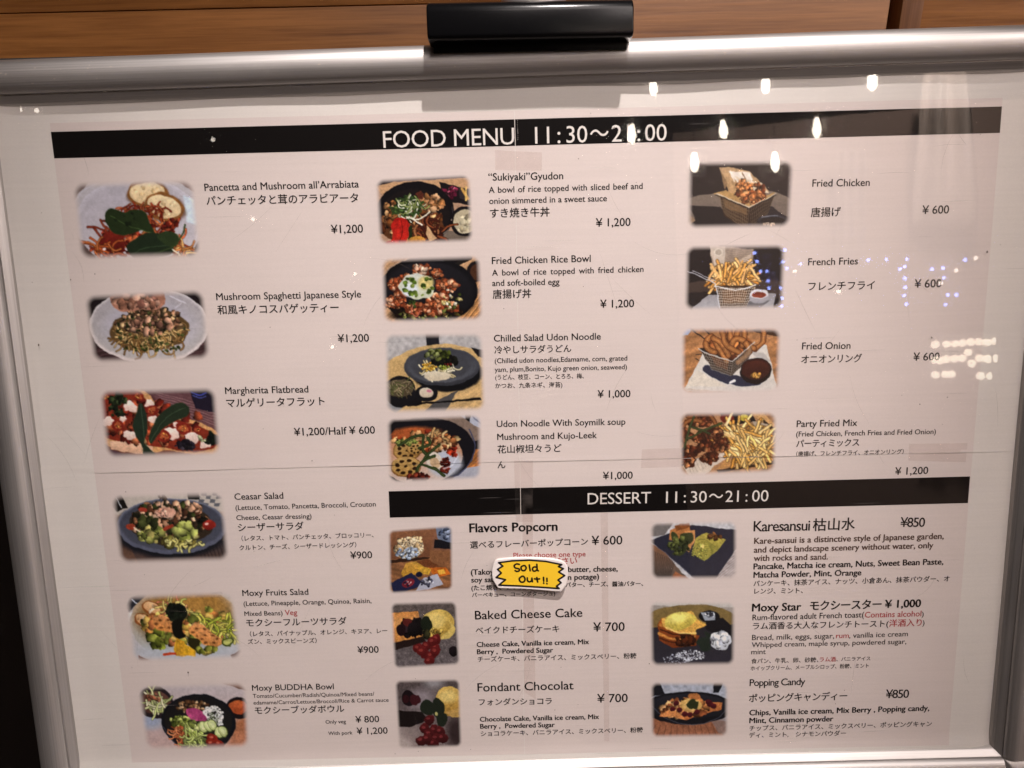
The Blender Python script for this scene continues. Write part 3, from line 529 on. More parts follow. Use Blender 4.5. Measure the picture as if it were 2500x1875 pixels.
# ---------------------------------------------------------------- printed food pictures (painted as small colour grids)
class Pic:
    """A small painter: shapes are given in the picture's own layout units inside the rectangle r."""
    def __init__(s, r, bg, ref, seed=1, W=216, bg2=None):
        s.x0, s.y0, s.x1, s.y1 = r
        s.W = W; s.k = W/(s.x1-s.x0); s.H = int(round((s.y1-s.y0)*s.k))
        s.rs = np.random.RandomState(seed)
        s.ref = ref
        c = s.hx(bg); c2 = s.hx(bg2) if bg2 else c
        t = np.linspace(0, 1, s.H)[:, None, None]
        s.a = (c*(1-t)+c2*t)*np.ones((s.H, s.W, 1))
    def hx(s, h):
        if not isinstance(h, str): return np.array(h, float)
        return np.array([int(h[i:i+2], 16)/255. for i in (0, 2, 4)])
    def box(s, xa, ya, xb, yb):
        i0 = max(0, int((xa-s.x0)*s.k)-3); i1 = min(s.W, int((xb-s.x0)*s.k)+4)
        j0 = max(0, int((ya-s.y0)*s.k)-3); j1 = min(s.H, int((yb-s.y0)*s.k)+4)
        if i1 <= i0 or j1 <= j0: return None
        X = (np.arange(i0, i1)+.5)/s.k+s.x0; Y = (np.arange(j0, j1)+.5)/s.k+s.y0
        X, Y = np.meshgrid(X, Y)
        return (slice(j0, j1), slice(i0, i1)), X, Y
    def put(s, sl, d, col, soft=1., op=1.):
        m = np.clip(.5-d*s.k/soft, 0, 1)[..., None]*op
        s.a[sl] = s.a[sl]*(1-m)+col*m
    def E(s, x, y, rx, ry, c, c2=None, rot=0, soft=1.2, op=1., rag=0, sh=0):
        R = max(rx, ry)*1.25
        b = s.box(x-R, y-R, x+R, y+R)
        if b is None: return
        sl, X, Y = b
        ca, sa = math.cos(math.radians(rot)), math.sin(math.radians(rot))
        u = ((X-x)*ca+(Y-y)*sa)/rx; v = (-(X-x)*sa+(Y-y)*ca)/ry
        q = np.hypot(u, v)+1e-6
        lim = 1.
        if rag:
            th = np.arctan2(v, u); p = s.rs.uniform(0, 6.3, 4)
            lim = 1+rag*(.5*np.sin(2*th+p[0])+.4*np.sin(3*th+p[1])+.3*np.sin(5*th+p[2])+.25*np.sin(8*th+p[3]))
        d = (q-lim)*min(rx, ry)
        col = s.hx(c)
        if c2 is not None:
            t = np.clip(v*.5+.5, 0, 1)[..., None]; col = col*(1-t)+s.hx(c2)*t
        if sh:
            g = np.clip(1-sh*(u*.45+v*.7)-sh*.55*np.clip(q, 0, 1.2)**3, .2, 1.38)[..., None]; col = col*g
        s.put(sl, d, col, soft, op)
    def P(s, c, pts, c2=None, soft=1.2, op=1.):
        p = np.array(pts, float).reshape(-1, 2)
        b = s.box(p[:, 0].min(), p[:, 1].min(), p[:, 0].max(), p[:, 1].max())
        if b is None: return
        sl, X, Y = b
        ins = np.zeros(X.shape, bool); dd = np.full(X.shape, 1e9)
        for (ax, ay), (bx, by) in zip(p, np.roll(p, -1, 0)):
            cr = ((ay > Y) != (by > Y)) & (X < (bx-ax)*(Y-ay)/((by-ay) or 1e-9)+ax); ins ^= cr
            t = np.clip(((X-ax)*(bx-ax)+(Y-ay)*(by-ay))/((bx-ax)**2+(by-ay)**2+1e-9), 0, 1)
            dd = np.minimum(dd, np.hypot(X-ax-t*(bx-ax), Y-ay-t*(by-ay)))
        col = s.hx(c)
        if c2 is not None:
            t = np.clip((Y-p[:, 1].min())/(np.ptp(p[:, 1])+1e-9), 0, 1)[..., None]; col = col*(1-t)+s.hx(c2)*t
        s.put(sl, np.where(ins, -dd, dd), col, soft, op)
    def B(s, c, pts, c2=None, soft=1.5, op=1.):            # closed smooth outline
        p = np.array(pts, float).reshape(-1, 2); n = len(p); o = []
        for i in range(n):
            a, b_, c_, d = p[i-1], p[i], p[(i+1) % n], p[(i+2) % n]
            for t in (0, .33, .66):
                o.append(.5*((2*b_)+(c_-a)*t+(2*a-5*b_+4*c_-d)*t*t+(3*b_-a-3*c_+d)*t**3))
        s.P(c, np.array(o).ravel(), c2, soft, op)
    def L(s, c, w, pts, soft=1.1, op=1., smooth=True):
        p = np.array(pts, float).reshape(-1, 2)
        if smooth and len(p) > 2:
            q = np.vstack([p[0], p, p[-1]]); o = []
            for i in range(1, len(q)-2):
                a, b_, c_, d = q[i-1], q[i], q[i+1], q[i+2]
                for t in (0, .25, .5, .75):
                    o.append(.5*((2*b_)+(c_-a)*t+(2*a-5*b_+4*c_-d)*t*t+(3*b_-a-3*c_+d)*t**3))
            o.append(p[-1]); p = np.array(o)
        b = s.box(p[:, 0].min()-w, p[:, 1].min()-w, p[:, 0].max()+w, p[:, 1].max()+w)
        if b is None: return
        sl, X, Y = b; dd = np.full(X.shape, 1e9)
        for (ax, ay), (bx, by) in zip(p[:-1], p[1:]):
            t = np.clip(((X-ax)*(bx-ax)+(Y-ay)*(by-ay))/((bx-ax)**2+(by-ay)**2+1e-9), 0, 1)
            dd = np.minimum(dd, np.hypot(X-ax-t*(bx-ax), Y-ay-t*(by-ay)))
        s.put(sl, dd-w/2, s.hx(c), soft, op)
    def rnd(s, x, y, rx, ry):
        r = math.sqrt(s.rs.rand()); t = s.rs.uniform(0, 6.2832)
        return x+rx*r*math.cos(t), y+ry*r*math.sin(t)
    def S(s, x, y, rx, ry, n, z, cols, rag=.25, sh=.5, var=.16, asp=.7, op=1.):   # scattered morsels
        cols = cols.split()
        for i in range(n):
            px, py = s.rnd(x, y, rx, ry)
            c = s.hx(cols[s.rs.randint(len(cols))])*(1+s.rs.uniform(-var, var))
            q = z*s.rs.uniform(.55, 1.3)
            s.E(px, py, q, q*s.rs.uniform(asp, 1), c, rot=s.rs.uniform(0, 180), rag=rag, sh=sh, op=op)
    def N(s, x, y, rx, ry, n, ln, w, cols, bend=.8, edge=.45, ang=None, var=.12):  # noodles, shreds, fries
        cols = cols.split()
        for i in range(n):
            px, py = s.rnd(x, y, rx, ry)
            t = s.rs.uniform(0, 6.28) if ang is None else math.radians(s.rs.uniform(*ang))
            b = s.rs.uniform(-bend, bend); l = ln*s.rs.uniform(.6, 1.2)
            pts = []
            for k in range(4):
                pts += [px, py]; px += l/3*math.cos(t); py += l/3*math.sin(t); t += b
            c = s.hx(cols[s.rs.randint(len(cols))])*(1+s.rs.uniform(-var, var))
            if edge: s.L(c*edge, w*1.55, pts, op=.75)
            s.L(c, w, pts)
            s.L(np.clip(c*1.22, 0, 1), w*.4, pts, op=.55)
    def leaf(s, pts, c, vein=None, w=5):
        s.B(c, pts)
        if vein: s.L(np.clip(s.hx(c)*1.9, 0, 1), w, vein, op=.7)
    def T(s, amp=.08, cell=3, box=None):                       # mottling
        h, w = s.H//cell+2, s.W//cell+2
        g = s.rs.uniform(-1, 1, (h, w))
        ys = np.linspace(0, h-1.001, s.H); xs = np.linspace(0, w-1.001, s.W)
        j = ys.astype(int); i = xs.astype(int); fy = (ys-j)[:, None]; fx = (xs-i)[None]
        v = (g[j][:, i]*(1-fy)*(1-fx)+g[j+1][:, i]*fy*(1-fx)+g[j][:, i+1]*(1-fy)*fx+g[j+1][:, i+1]*fy*fx)
        sl = (slice(None), slice(None)) if box is None else s.box(*box)[0]
        s.a[sl] *= (1+amp*v[sl])[..., None]
    def wood(s, c, amp, box, freq=.08, slope=.0):
        sl, X, Y = s.box(*box); t = (Y+slope*X)*freq
        v = np.sin(t+1.5*np.sin(X*.006+t*.3))*.6+np.sin(t*2.7+X*.01)*.4
        s.a[sl] = s.hx(c)*(1+amp*v)[..., None]
    def basket(s, q, n, m, c, w, skip=0):                       # wire mesh on a quadrilateral tl tr br bl
        q = np.array(q, float).reshape(4, 2)
        for i in range(n+1):
            t = i/n; a = q[0]*(1-t)+q[1]*t; b = q[3]*(1-t)+q[2]*t; s.L(c, w, [*a, *b])
        for i in range(m+1):
            t = i/m; a = q[0]*(1-t)+q[3]*t; b = q[1]*(1-t)+q[2]*t; s.L(c, w, [*a, *b])
    def done(s, feather=.064):
        # break up clean outlines, then add the uneven tones of a small print
        H, W = s.H, s.W; Yg, Xg = np.mgrid[0:H, 0:W]
        def nz(cell, seed):
            q = np.random.RandomState(seed).uniform(-1, 1, (H//cell+3, W//cell+3)); y, x = Yg/cell, Xg/cell; j, i = y.astype(int), x.astype(int); u, v = x-i, y-j; u = u*u*(3-2*u); v = v*v*(3-2*v)
            return q[j, i]*(1-u)*(1-v)+q[j, i+1]*u*(1-v)+q[j+1, i]*(1-u)*v+q[j+1, i+1]*u*v
        dx = .45*nz(3, 1)+1.3*nz(11, 2); dy = .45*nz(3, 3)+1.3*nz(11, 4)
        a = np.clip(s.a, 0, 1); yy = np.clip(Yg+dy, 0, H-1.01); xx = np.clip(Xg+dx, 0, W-1.01); j, i = yy.astype(int), xx.astype(int); v, u = (yy-j)[..., None], (xx-i)[..., None]
        a = a[j, i]*(1-u)*(1-v)+a[j, i+1]*u*(1-v)+a[j+1, i]*(1-u)*v+a[j+1, i+1]*u*v
        sat = (a.max(2)-a.min(2))[..., None]; n = (.6*nz(2, 5)+.5*nz(4, 6)+.5*nz(9, 7))[..., None]
        a = a*(1+n*(.05+.20*np.clip(sat, 0, .6)))
        a = a*np.minimum(.66+.36*a.mean(2, keepdims=True)/.6, 1.); a = np.clip(a, 0, 1)
        ex = np.clip(a[..., 1]-a[..., 0], 0, 1); a[..., 1] -= .45*ex; a[..., 0] += .10*ex; a[..., 2] -= .22*ex
        g_ = a.mean(2, keepdims=True); a = np.clip(g_+(a-g_)*.93, 0, 1)
        b = a.copy(); b[1:-1, 1:-1] = a[1:-1, 1:-1]*.48+.13*(a[:-2, 1:-1]+a[2:, 1:-1]+a[1:-1, :-2]+a[1:-1, 2:])
        lin = np.where(b <= .04045, b/12.92, ((b+.055)/1.055)**2.4)
        rf = np.array(s.ref)/255.; rf = ((rf+.055)/1.055)**2.4
        lin = np.clip(lin/rf*PAPER*np.array([.90, .85, .85]), 0.002, .92)
        Y, X = np.mgrid[0:s.H, 0:s.W]; f = feather*s.W
        m = 1.6*f
        qx = np.abs(X+.5-s.W/2)-(s.W/2-m); qy = np.abs(Y+.5-s.H/2)-(s.H/2-m)
        d = np.hypot(np.maximum(qx, 0), np.maximum(qy, 0))+np.minimum(np.maximum(qx, qy), 0)-m
        al = np.clip(-d/f, 0, 1); al = al*al*(3-2*al)
        return np.dstack([lin, al])

def pictures():
    D = {}
    RL = (184, 164, 156); RM = (214, 194, 184); RR = (192, 172, 164); RD = (202, 182, 173); RB = (182, 162, 154)
    # arrabbiata
    p = Pic((440, 1085, 1195, 1555), 'a69ea0', RL, 1, bg2='988e8e')
    p.P('6a544e', [430, 1080, 560, 1080, 470, 1160, 430, 1215]); p.P('7d655e', [1030, 1080, 1200, 1080, 1200, 1180, 1120, 1115])
    p.P('3a2a30', [1200, 1430, 1200, 1560, 1090, 1560]); p.P('5d4640', [430, 1300, 480, 1420, 560, 1560, 430, 1560])
    p.E(830, 1340, 392, 270, 'b0a9ae', 'a9a0a4'); p.E(830, 1345, 376, 256, '9c949a', 'b4aaac', soft=8)
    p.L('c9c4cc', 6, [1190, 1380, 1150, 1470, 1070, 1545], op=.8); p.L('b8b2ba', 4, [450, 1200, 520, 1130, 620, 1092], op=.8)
    p.P('b9d6d8', [1115, 1180, 1180, 1210, 1180, 1360, 1120, 1340], op=.75, soft=3)  # window reflection in the cover, painted into the picture as plate glare
    for x, y, r in ((900, 1165, 0), (992, 1247, 12)):
        p.E(x+3, y+8, 128, 86, '5a3a28', rot=r, rag=.05, soft=4, op=.6); p.E(x, y, 124, 82, '8a5526', rot=r, rag=.05); p.E(x-2, y-3, 106, 65, 'd4bc92', 'c2a478', rot=r, rag=.05)
        p.S(x, y, 90, 50, 16, 10, 'b99868 a88658 e2cfa6', sh=.2, op=.7)
    p.N(820, 1430, 250, 100, 90, 120, 9, 'a03a1c b8562c 7e2413 c46a35 8e2c16')
    p.S(700, 1440, 130, 80, 60, 20, '7c1f13 9a3520 5e150e b5542c', sh=.6)
    p.E(650, 1450, 90, 62, '8a2416', '5f140e', rag=.15); p.N(870, 1260, 150, 30, 40, 70, 7, '9a3018 7a2010 b05028')
    p.N(600, 1500, 60, 45, 20, 100, 10, 'b8602c a84a20'); p.N(1060, 1500, 50, 40, 18, 80, 10, 'c87a3c b05a28 d09a5a')
    p.S(1000, 1360, 90, 50, 26, 18, '6e1a10 8d2c18 a84426')
    p.leaf([628, 1290, 665, 1245, 740, 1272, 800, 1258, 868, 1270, 890, 1330, 912, 1402, 850, 1382, 800, 1392, 745, 1408, 690, 1398, 640, 1362], '24421f', [660, 1290, 760, 1350, 900, 1400])
    p.S(760, 1310, 90, 30, 9, 12, '1a3018 2f5228', sh=.2)
    p.leaf([738, 1475, 790, 1432, 870, 1398, 965, 1412, 1020, 1470, 1000, 1528, 890, 1550, 770, 1540], '1f3b22', [760, 1520, 880, 1480, 1010, 1470])
    p.leaf([930, 1420, 1000, 1390, 1050, 1410, 1060, 1460, 1000, 1480], '2b4b26'); p.L('34562a', 9, [900, 1520, 1020, 1480, 1080, 1420, 1108, 1355])
    p.L('d8d0b8', 8, [1015, 1495, 1060, 1535]); p.E(598, 1490, 10, 8, 'e8d0c8'); p.E(640, 1530, 8, 5, 'e0b0a0')
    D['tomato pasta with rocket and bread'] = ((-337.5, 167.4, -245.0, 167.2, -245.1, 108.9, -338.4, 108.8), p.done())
    # mushroom spaghetti
    p = Pic((510, 262, 1255, 700), '1c1418', RL, 2, bg2='4a3430')
    p.wood('4a3030', .25, (510, 600, 1255, 700), .15, .2); p.E(890, 475, 368, 232, 'bcb6b4', 'c8b8b2'); p.E(890, 470, 352, 218, '948c90', 'a0968f', soft=4)
    p.E(890, 500, 300, 170, '9b949c', 'a8a0a0', soft=14); p.L('d2ccd2', 7, [1040, 300, 1130, 350], op=.6); p.L('d2ccd2', 5, [1060, 370, 1110, 345], op=.5)
    p.E(890, 500, 238, 132, '5c4224', '6c4e2c', rag=.08)
    p.N(890, 530, 205, 88, 150, 85, 8, 'b08a50 98703c c09c62 80582c 906838', bend=1.1)
    p.S(890, 440, 210, 75, 130, 15, '8a5c40 5c3a28 a87858 3a3020 6e4a34 b08a60', sh=.6); p.S(900, 500, 220, 110, 60, 9, '2a3a1a 1c2614 3c4a22 4a5a2a', sh=.3)
    p.S(900, 470, 120, 60, 22, 24, '9a6a50 b48468 7c5240', sh=.6)
    p.B('8a5a44', [670, 290, 720, 265, 830, 262, 940, 262, 1000, 275, 1000, 340, 950, 380, 850, 372, 760, 385, 700, 365], 'a87058')
    p.S(840, 320, 140, 45, 26, 24, 'a87860 8a5a44 bc9078 74463a', sh=.5, op=.8); p.S(900, 610, 200, 22, 26, 9, '2a3c16 405020')
    D['mushroom spaghetti on an oval white plate'] = ((-339.2, 80.5, -245.2, 82.9, -244.8, 26.5, -338.4, 26.1), p.done())
    # flatbread
    p = Pic((600, 850, 1320, 1272), '5a3438', RL, 3, bg2='7a4430')
    for i in range(9): p.L('a8827c', 3, [900+i*14, 850+i*26, 1320, 960+i*26], op=.5)
    p.P('6a4448', [860, 850, 1140, 850, 1320, 1010, 1320, 1130, 1060, 1010], op=.75)
    for i in range(7): p.L('b49490', 3, [930+i*20, 872+i*20, 1310, 985+i*18], op=.55)
    p.P('241c2c', [1150, 850, 1290, 850, 1300, 1010, 1180, 985]); p.L('3a4a9a', 9, [1165, 885, 1210, 905, 1255, 890]); p.L('4a5aaa', 5, [1170, 905, 1210, 920, 1250, 910])
    p.B('c08a54', [590, 850, 840, 850, 930, 920, 1000, 1010, 1160, 1050, 1320, 1150, 1320, 1250, 1150, 1262, 1000, 1230, 860, 1240, 640, 1200, 590, 1100]); p.B('8a2c1a', [590, 860, 800, 856, 890, 930, 960, 1020, 1140, 1070, 1290, 1150, 1290, 1210, 1150, 1245, 900, 1200, 640, 1150, 590, 1060])
    p.P('d2a888', [640, 1160, 760, 1165, 900, 1200, 900, 1255, 760, 1240, 640, 1215], 'c09070'); p.P('5a3a44', [630, 1215, 800, 1262, 640, 1280])
    p.S(900, 1060, 300, 130, 110, 26, '8a2a18 6c1a10 a44426 b0603a 742016', sh=.5)
    for x, y, r in ((785, 962, 40), (640, 1045, 36), (915, 1040, 28), (1020, 1130, 44), (765, 1130, 36), (1145, 1155, 42), (1225, 1195, 36), (905, 945, 30), (735, 1030, 24), (1060, 1080, 24)):
        p.E(x, y, r, r*.8, 'e0c8ba', 'c8a898', rag=.22)
    for x, y, r in ((700, 1072, 40), (975, 1145, 40), (1095, 1100, 46), (915, 985, 38), (840, 900, 34), (1180, 1110, 26), (640, 900, 30)):
        p.E(x, y, r, r*.85, '8c2418', rag=.08); p.E(x, y, r*.6, r*.5, 'b4542c', rag=.3); p.S(x, y, r*.5, r*.4, 6, 5, 'd09040 701810')
    p.S(715, 915, 50, 35, 26, 16, '23381e 34502a 182814'); p.S(700, 985, 45, 30, 14, 15, '2a4022 1a2c18'); p.S(1100, 1200, 60, 30, 26, 15, '2a2430 1e1820 3a3038'); p.S(1265, 1165, 34, 34, 16, 17, '1e3420 142618'); p.S(1210, 1170, 30, 16, 8, 12, 'a8b080')
    p.leaf([845, 940, 875, 985, 880, 1060, 870, 1130, 850, 1180, 905, 1245, 880, 1262, 840, 1255, 830, 1190, 790, 1100, 810, 1020], '23402a', [850, 950, 850, 1080, 860, 1200])
    p.leaf([880, 1160, 905, 1090, 960, 1010, 1040, 958, 1110, 945, 1145, 990, 1120, 1030, 1040, 1060, 960, 1110, 900, 1180], '264028', [890, 1170, 960, 1070, 1050, 1000, 1120, 975], 4)
    D['flatbread with tomato, cheese and rocket'] = ((-336.4, 3.4, -242.8, 3.4, -243.3, -53.0, -336.7, -53.7), p.done())
    # caesar salad
    p = Pic((672, 5, 1370, 430), 'b0a49c', RL, 4, bg2='8a5a3c')
    p.P('a89c90', [672, 5, 1370, 5, 1370, 130, 672, 130])
    for i in range(5):
        for j in range(4):
            if (i+j) % 2: p.P('5c5c62', [1200+i*34-j*10, 10+j*22, 1232+i*34-j*10, 12+j*22, 1224+i*34-j*10, 32+j*22, 1192+i*34-j*10, 30+j*22])
    p.P('1a1614', [680, 20, 740, 15, 775, 90, 700, 110, 680, 80]); p.L('d0d0d0', 5, [705, 30, 735, 90]); p.P('1c1a1a', [1145, 5, 1215, 5, 1215, 55, 1145, 50])
    p.P('6a4a3a', [672, 230, 820, 330, 760, 440, 672, 440]); p.P('3a3438', [760, 330, 1370, 300, 1370, 440, 800, 430], '6a4a3c'); p.E(1020, 230, 350, 170, '1c1c22', soft=8)
    for i in range(9): p.L('1c1a1c', 6, [1180+i*22, 330, 1190+i*24, 430], op=.5)
    p.E(1027, 208, 338, 166, '6c7080', '565868'); p.E(1027, 200, 318, 150, '40424e', '4c4e5a', soft=3); p.E(1025, 200, 255, 120, '3a2c20', rag=.1)
    p.S(1020, 180, 240, 115, 190, 20, '3a2a1c 6a3a24 8a5a3a b08060 2a3018 c89a78 54301e 1e1e12', sh=.6)
    p.S(1040, 110, 190, 45, 60, 18, 'b88868 9a6c4e c8a080 3c4820 2a2416 5a3422', sh=.5)
    p.S(1080, 300, 120, 36, 44, 20, 'a89c54 948c40 b8ac64 7c7430 6a5c28'); p.N(1080, 310, 110, 30, 20, 40, 11, 'b0a45c c0b870', bend=1.2); p.S(900, 250, 80, 40, 26, 26, '8a8a44 6c7a34 a89a54 505c28'); p.S(1110, 240, 60, 40, 18, 26, '9aa050 7c8a3a')
    p.B('b8826a', [930, 120, 980, 95, 1040, 100, 1060, 130, 1030, 155, 960, 150], 'd0a088'); p.S(990, 125, 55, 25, 14, 12, 'cc9c84 b07860')
    p.E(1255, 205, 42, 32, 'b02c20', '7c1a14'); p.E(1240, 197, 12, 9, 'e8b0a0'); p.E(862, 107, 26, 14, 'a03424'); p.E(775, 205, 30, 20, 'a43a24'); p.L('a43822', 20, [980, 225, 1030, 205]); p.S(900, 180, 60, 26, 8, 26, '34401e 465026')
    p.L('d8c8a8', 10, [800, 210, 830, 230]); p.S(985, 38, 22, 14, 5, 14, '4a3a30 5c4a3c'); p.E(1025, 205, 325, 160, '90a0b0', op=.0)
    D['salad on a dark blue plate'] = ((-336.9, -85.7, -244.7, -85.5, -244.6, -146.4, -336.3, -146.3), p.done())
    # fruit salad
    p = Pic((755, 605, 1445, 1020), 'b0a6a0', RL, 5, bg2='a8a2a4')
    p.P('2c3038', [790, 625, 860, 612, 930, 620, 930, 650, 860, 650, 770, 710, 760, 680]); p.L('c8d0d8', 8, [800, 640, 860, 690]); p.P('d0d0d0', [755, 720, 830, 700, 800, 760, 755, 770])
    p.E(1115, 790, 345, 225, 'a8845c', '9aa0a4'); p.E(1120, 780, 310, 185, '8e6428', '8c8478', soft=10); p.E(1150, 690, 240, 90, 'a87632', soft=14, op=.8)
    p.E(1110, 960, 300, 50, 'a2a6ac', soft=16, op=.9); p.P('5a3430', [1370, 990, 1445, 960, 1445, 1020, 1380, 1015]); p.P('6a3a2c', [800, 975, 870, 1005, 800, 1015]); p.P('3c3038', [1290, 605, 1370, 605, 1370, 620, 1300, 615])
    for x, y, r in ((920, 695, 25), (862, 765, 20)):
        p.E(x, y, 62, 42, '8a4a20', rot=r); p.E(x, y-4, 52, 32, 'd0a878', 'c08a58', rot=r); p.S(x, y, 40, 22, 10, 8, 'a87a50 e0c8a0', sh=.2)
    p.S(1120, 800, 270, 110, 120, 26, 'c87a38 b8923c d0a850 8a8a34 a86034 6a7a2c', sh=.45)
    p.N(1300, 830, 120, 60, 50, 80, 11, 'a8a43c c8b850 8c9a30 d0c468'); p.N(1060, 700, 80, 50, 40, 60, 9, 'a8a850 d09060 c8b060 b86848'); p.S(930, 880, 60, 50, 24, 26, '6c7c28 8a9438 56641e')
    for x, y in ((985, 790), (1205, 850), (1250, 890)):
        p.E(x, y, 78, 46, 'd08a50', 'c07838', rot=20, rag=.12)
        for k in range(6): p.E(x+48*math.cos(k*1.05), y+26*math.sin(k*1.05), 11, 7, '7a4420')
    p.E(1070, 725, 62, 60, '1a2418', rag=.15); p.B('16160f', [1040, 770, 1100, 760, 1090, 840, 1110, 870, 1050, 880, 1030, 830]); p.S(1060, 720, 50, 50, 20, 16, '1e2c1c 121a12')
    p.P('d8a828', [1050, 875, 1160, 955, 1150, 992, 1030, 985, 1025, 940], 'c89018'); p.P('b8841c', [1050, 875, 1100, 900, 1075, 990, 1030, 985]); p.B('2e2a10', [1130, 880, 1190, 900, 1170, 960, 1120, 920])
    p.L('c03c1c', 16, [960, 975, 1030, 970]); p.E(1362, 910, 40, 24, '3c5a1c', rot=-15); p.E(1362, 908, 30, 16, 'a8a858', rot=-15); p.S(1220, 950, 60, 22, 14, 20, '8a8a30 6a7424 b09a40')
    D['fruit salad with bread slices'] = ((-335.2, -175.6, -244.3, -174.6, -241.8, -236.7, -335.5, -236.9), p.done())
    # buddha bowl
    p = Pic((830, 1150, 1490, 1545), 'a89c9c', RL, 6, bg2='b09088')
    p.P('8a5a44', [1310, 1145, 1490, 1210, 1490, 1150], '6a4434'); p.P('a05c34', [1400, 1380, 1490, 1330, 1490, 1545, 1330, 1545], 'b8785a', soft=16); p.E(880, 1370, 90, 40, '8c98a8', soft=14)
    p.E(930, 1260, 106, 95, '2a2024'); p.E(930, 1260, 92, 68, '6c4438', '543228'); p.N(930, 1262, 62, 40, 40, 70, 9, 'a8b070 c0c488 8a9a50 d0c8a0'); p.S(930, 1230, 50, 20, 12, 12, '8a4c34 a86848')
    p.E(1425, 1305, 68, 64, '1e1416'); p.E(1428, 1300, 58, 40, 'c05c2c', 'a84420')
    p.E(1180, 1385, 226, 168, '16181e'); p.E(1180, 1375, 206, 148, '1c1a1c', '26221e'); p.L('5a6478', 4, [960, 1400, 1010, 1490, 1090, 1540, 1180, 1552], op=.8)
    p.S(1150, 1290, 100, 32, 60, 13, 'a07850 7c5432 c09a70 5a3820'); p.S(1270, 1350, 65, 60, 140, 9, 'd8d4cc c8c4bc e8e4e0', sh=.3); p.N(1275, 1355, 35, 28, 40, 12, 3, '3a4a28 28381c', edge=0)
    p.S(1070, 1380, 55, 36, 60, 14, '8aa040 6a8030 a8b860 4c6424'); p.B('a8386a', [1110, 1310, 1160, 1298, 1210, 1325, 1190, 1375, 1130, 1365], 'c04c7c'); p.B('983060', [1190, 1335, 1230, 1350, 1225, 1382, 1180, 1375])
    p.N(1065, 1455, 50, 40, 70, 50, 6, 'c8683a b8542a d88050 a04420'); p.S(1150, 1420, 50, 40, 44, 18, '9ab05a b8c47c 7c9440'); p.S(1150, 1500, 70, 34, 50, 15, '5a7438 3c5428 7a9050'); p.N(1140, 1470, 60, 50, 30, 50, 8, 'a8bc68 8ca44c')
    for x, y in ((1208, 1412), (1240, 1408), (1262, 1402), (1300, 1445), (1325, 1440)):
        p.E(x, y, 28, 34, '4a6a2a', rot=-20); p.E(x-2, y, 24, 30, 'c0cc8a', 'a8b870', rot=-20); p.E(x-2, y, 12, 16, 'd0d8a0', rot=-20, op=.8)
    for x, y in ((1255, 1475), (1290, 1510), (1245, 1505)): p.E(x, y, 34, 24, 'a02818', '741810', rot=25); p.E(x-6, y-6, 12, 7, 'c86048')
    D['grain bowl with radish, rice and cucumber'] = ((-334.0, -259.8, -240.4, -259.7, -242.4, -322.5, -333.1, -322.3), p.done())
    # beef bowl
    p = Pic((290, 1050, 865, 1465), 'b08a6c', RM, 7)
    p.P('2a2028', [290, 1050, 865, 1050, 865, 1072, 560, 1085, 290, 1120]); p.P('c09468', [290, 1100, 400, 1075, 860, 1075, 860, 1140, 330, 1150])
    p.P('7a6a5a', [640, 1380, 865, 1400, 865, 1465, 640, 1465]); p.P('20191c', [670, 1090, 860, 1150, 865, 1240, 700, 1210]); p.P('3a3234', [785, 1128, 860, 1150, 862, 1215, 790, 1195]); p.S(730, 1150, 44, 34, 24, 13, '7c1c3a a03050 5c1028 c05a70')
    p.L('c8984a', 16, [805, 1140, 840, 1200]); p.L('d8b060', 12, [830, 1130, 825, 1205])
    p.E(520, 1270, 232, 188, '191518'); p.E(515, 1290, 210, 165, '221a1a', soft=3); p.L('5a5054', 3, [740, 1240, 742, 1310, 700, 1400, 640, 1455])
    p.E(815, 1335, 88, 90, '1e181a'); p.E(815, 1335, 70, 72, 'b8aa88', 'c8ba98'); p.S(815, 1350, 50, 50, 20, 16, 'd0c4a0 a89a78', sh=.2)
    p.E(500, 1350, 190, 118, '6a3c20', rag=.05); p.S(500, 1340, 185, 115, 150, 22, 'a06234 84481f c08850 5c2c14 d0a068 743a1c')
    p.S(400, 1240, 70, 50, 40, 18, 'b07a48 c89a64 90582c'); p.S(610, 1220, 70, 50, 40, 20, 'b88050 a06838 d0a070'); p.N(600, 1390, 90, 55, 50, 90, 11, '6a2c16 8a4424 a8683c 4c1c10')
    p.S(475, 1230, 80, 60, 90, 14, '2c6a30 1c4c22 44843c 6a9a4a'); p.N(480, 1240, 80, 55, 50, 60, 6, '3a7a34 c8d0a0 8aa858 e0e0c0'); p.L('e0dcc0', 8, [470, 1290, 540, 1310, 610, 1270]); p.L('e8e0c8', 9, [500, 1300, 560, 1345]); p.E(555, 1165, 24, 22, '6a3020', rag=.3)
    p.B('c81c14', [375, 1345, 400, 1300, 450, 1298, 480, 1330, 478, 1400, 440, 1460, 365, 1455, 385, 1400], 'd8281c'); p.L('8a120c', 5, [430, 1310, 440, 1380, 420, 1450]); p.L('a81810', 4, [465, 1290, 455, 1340]); p.E(355, 1450, 18, 14, 'c02018')
    p.L('26401c', 22, [490, 1360, 485, 1435]); p.E(525, 1440, 50, 28, 'd0943c', 'c07c28'); p.P('c8a070', [590, 1350, 640, 1430, 600, 1450, 580, 1400])
    D['beef rice bowl with red ginger'] = ((-102.2, 164.6, -29.1, 166.6, -28.7, 115.2, -102.1, 114.8), p.done())
    # fried chicken rice bowl
    p = Pic((325, 60, 925, 460), 'b88a5c', RM, 8)
    p.wood('c09468', .15, (325, 60, 925, 460), .09, .9); p.P('1c181c', [600, 60, 780, 60, 860, 60, 870, 90, 780, 110]); p.L('2a2420', 26, [790, 110, 860, 80]); p.E(900, 165, 66, 66, '241c1c'); p.E(905, 165, 50, 50, '5a3420')
    p.wood('b8824c', .3, (800, 230, 925, 460), .12, 1.2)
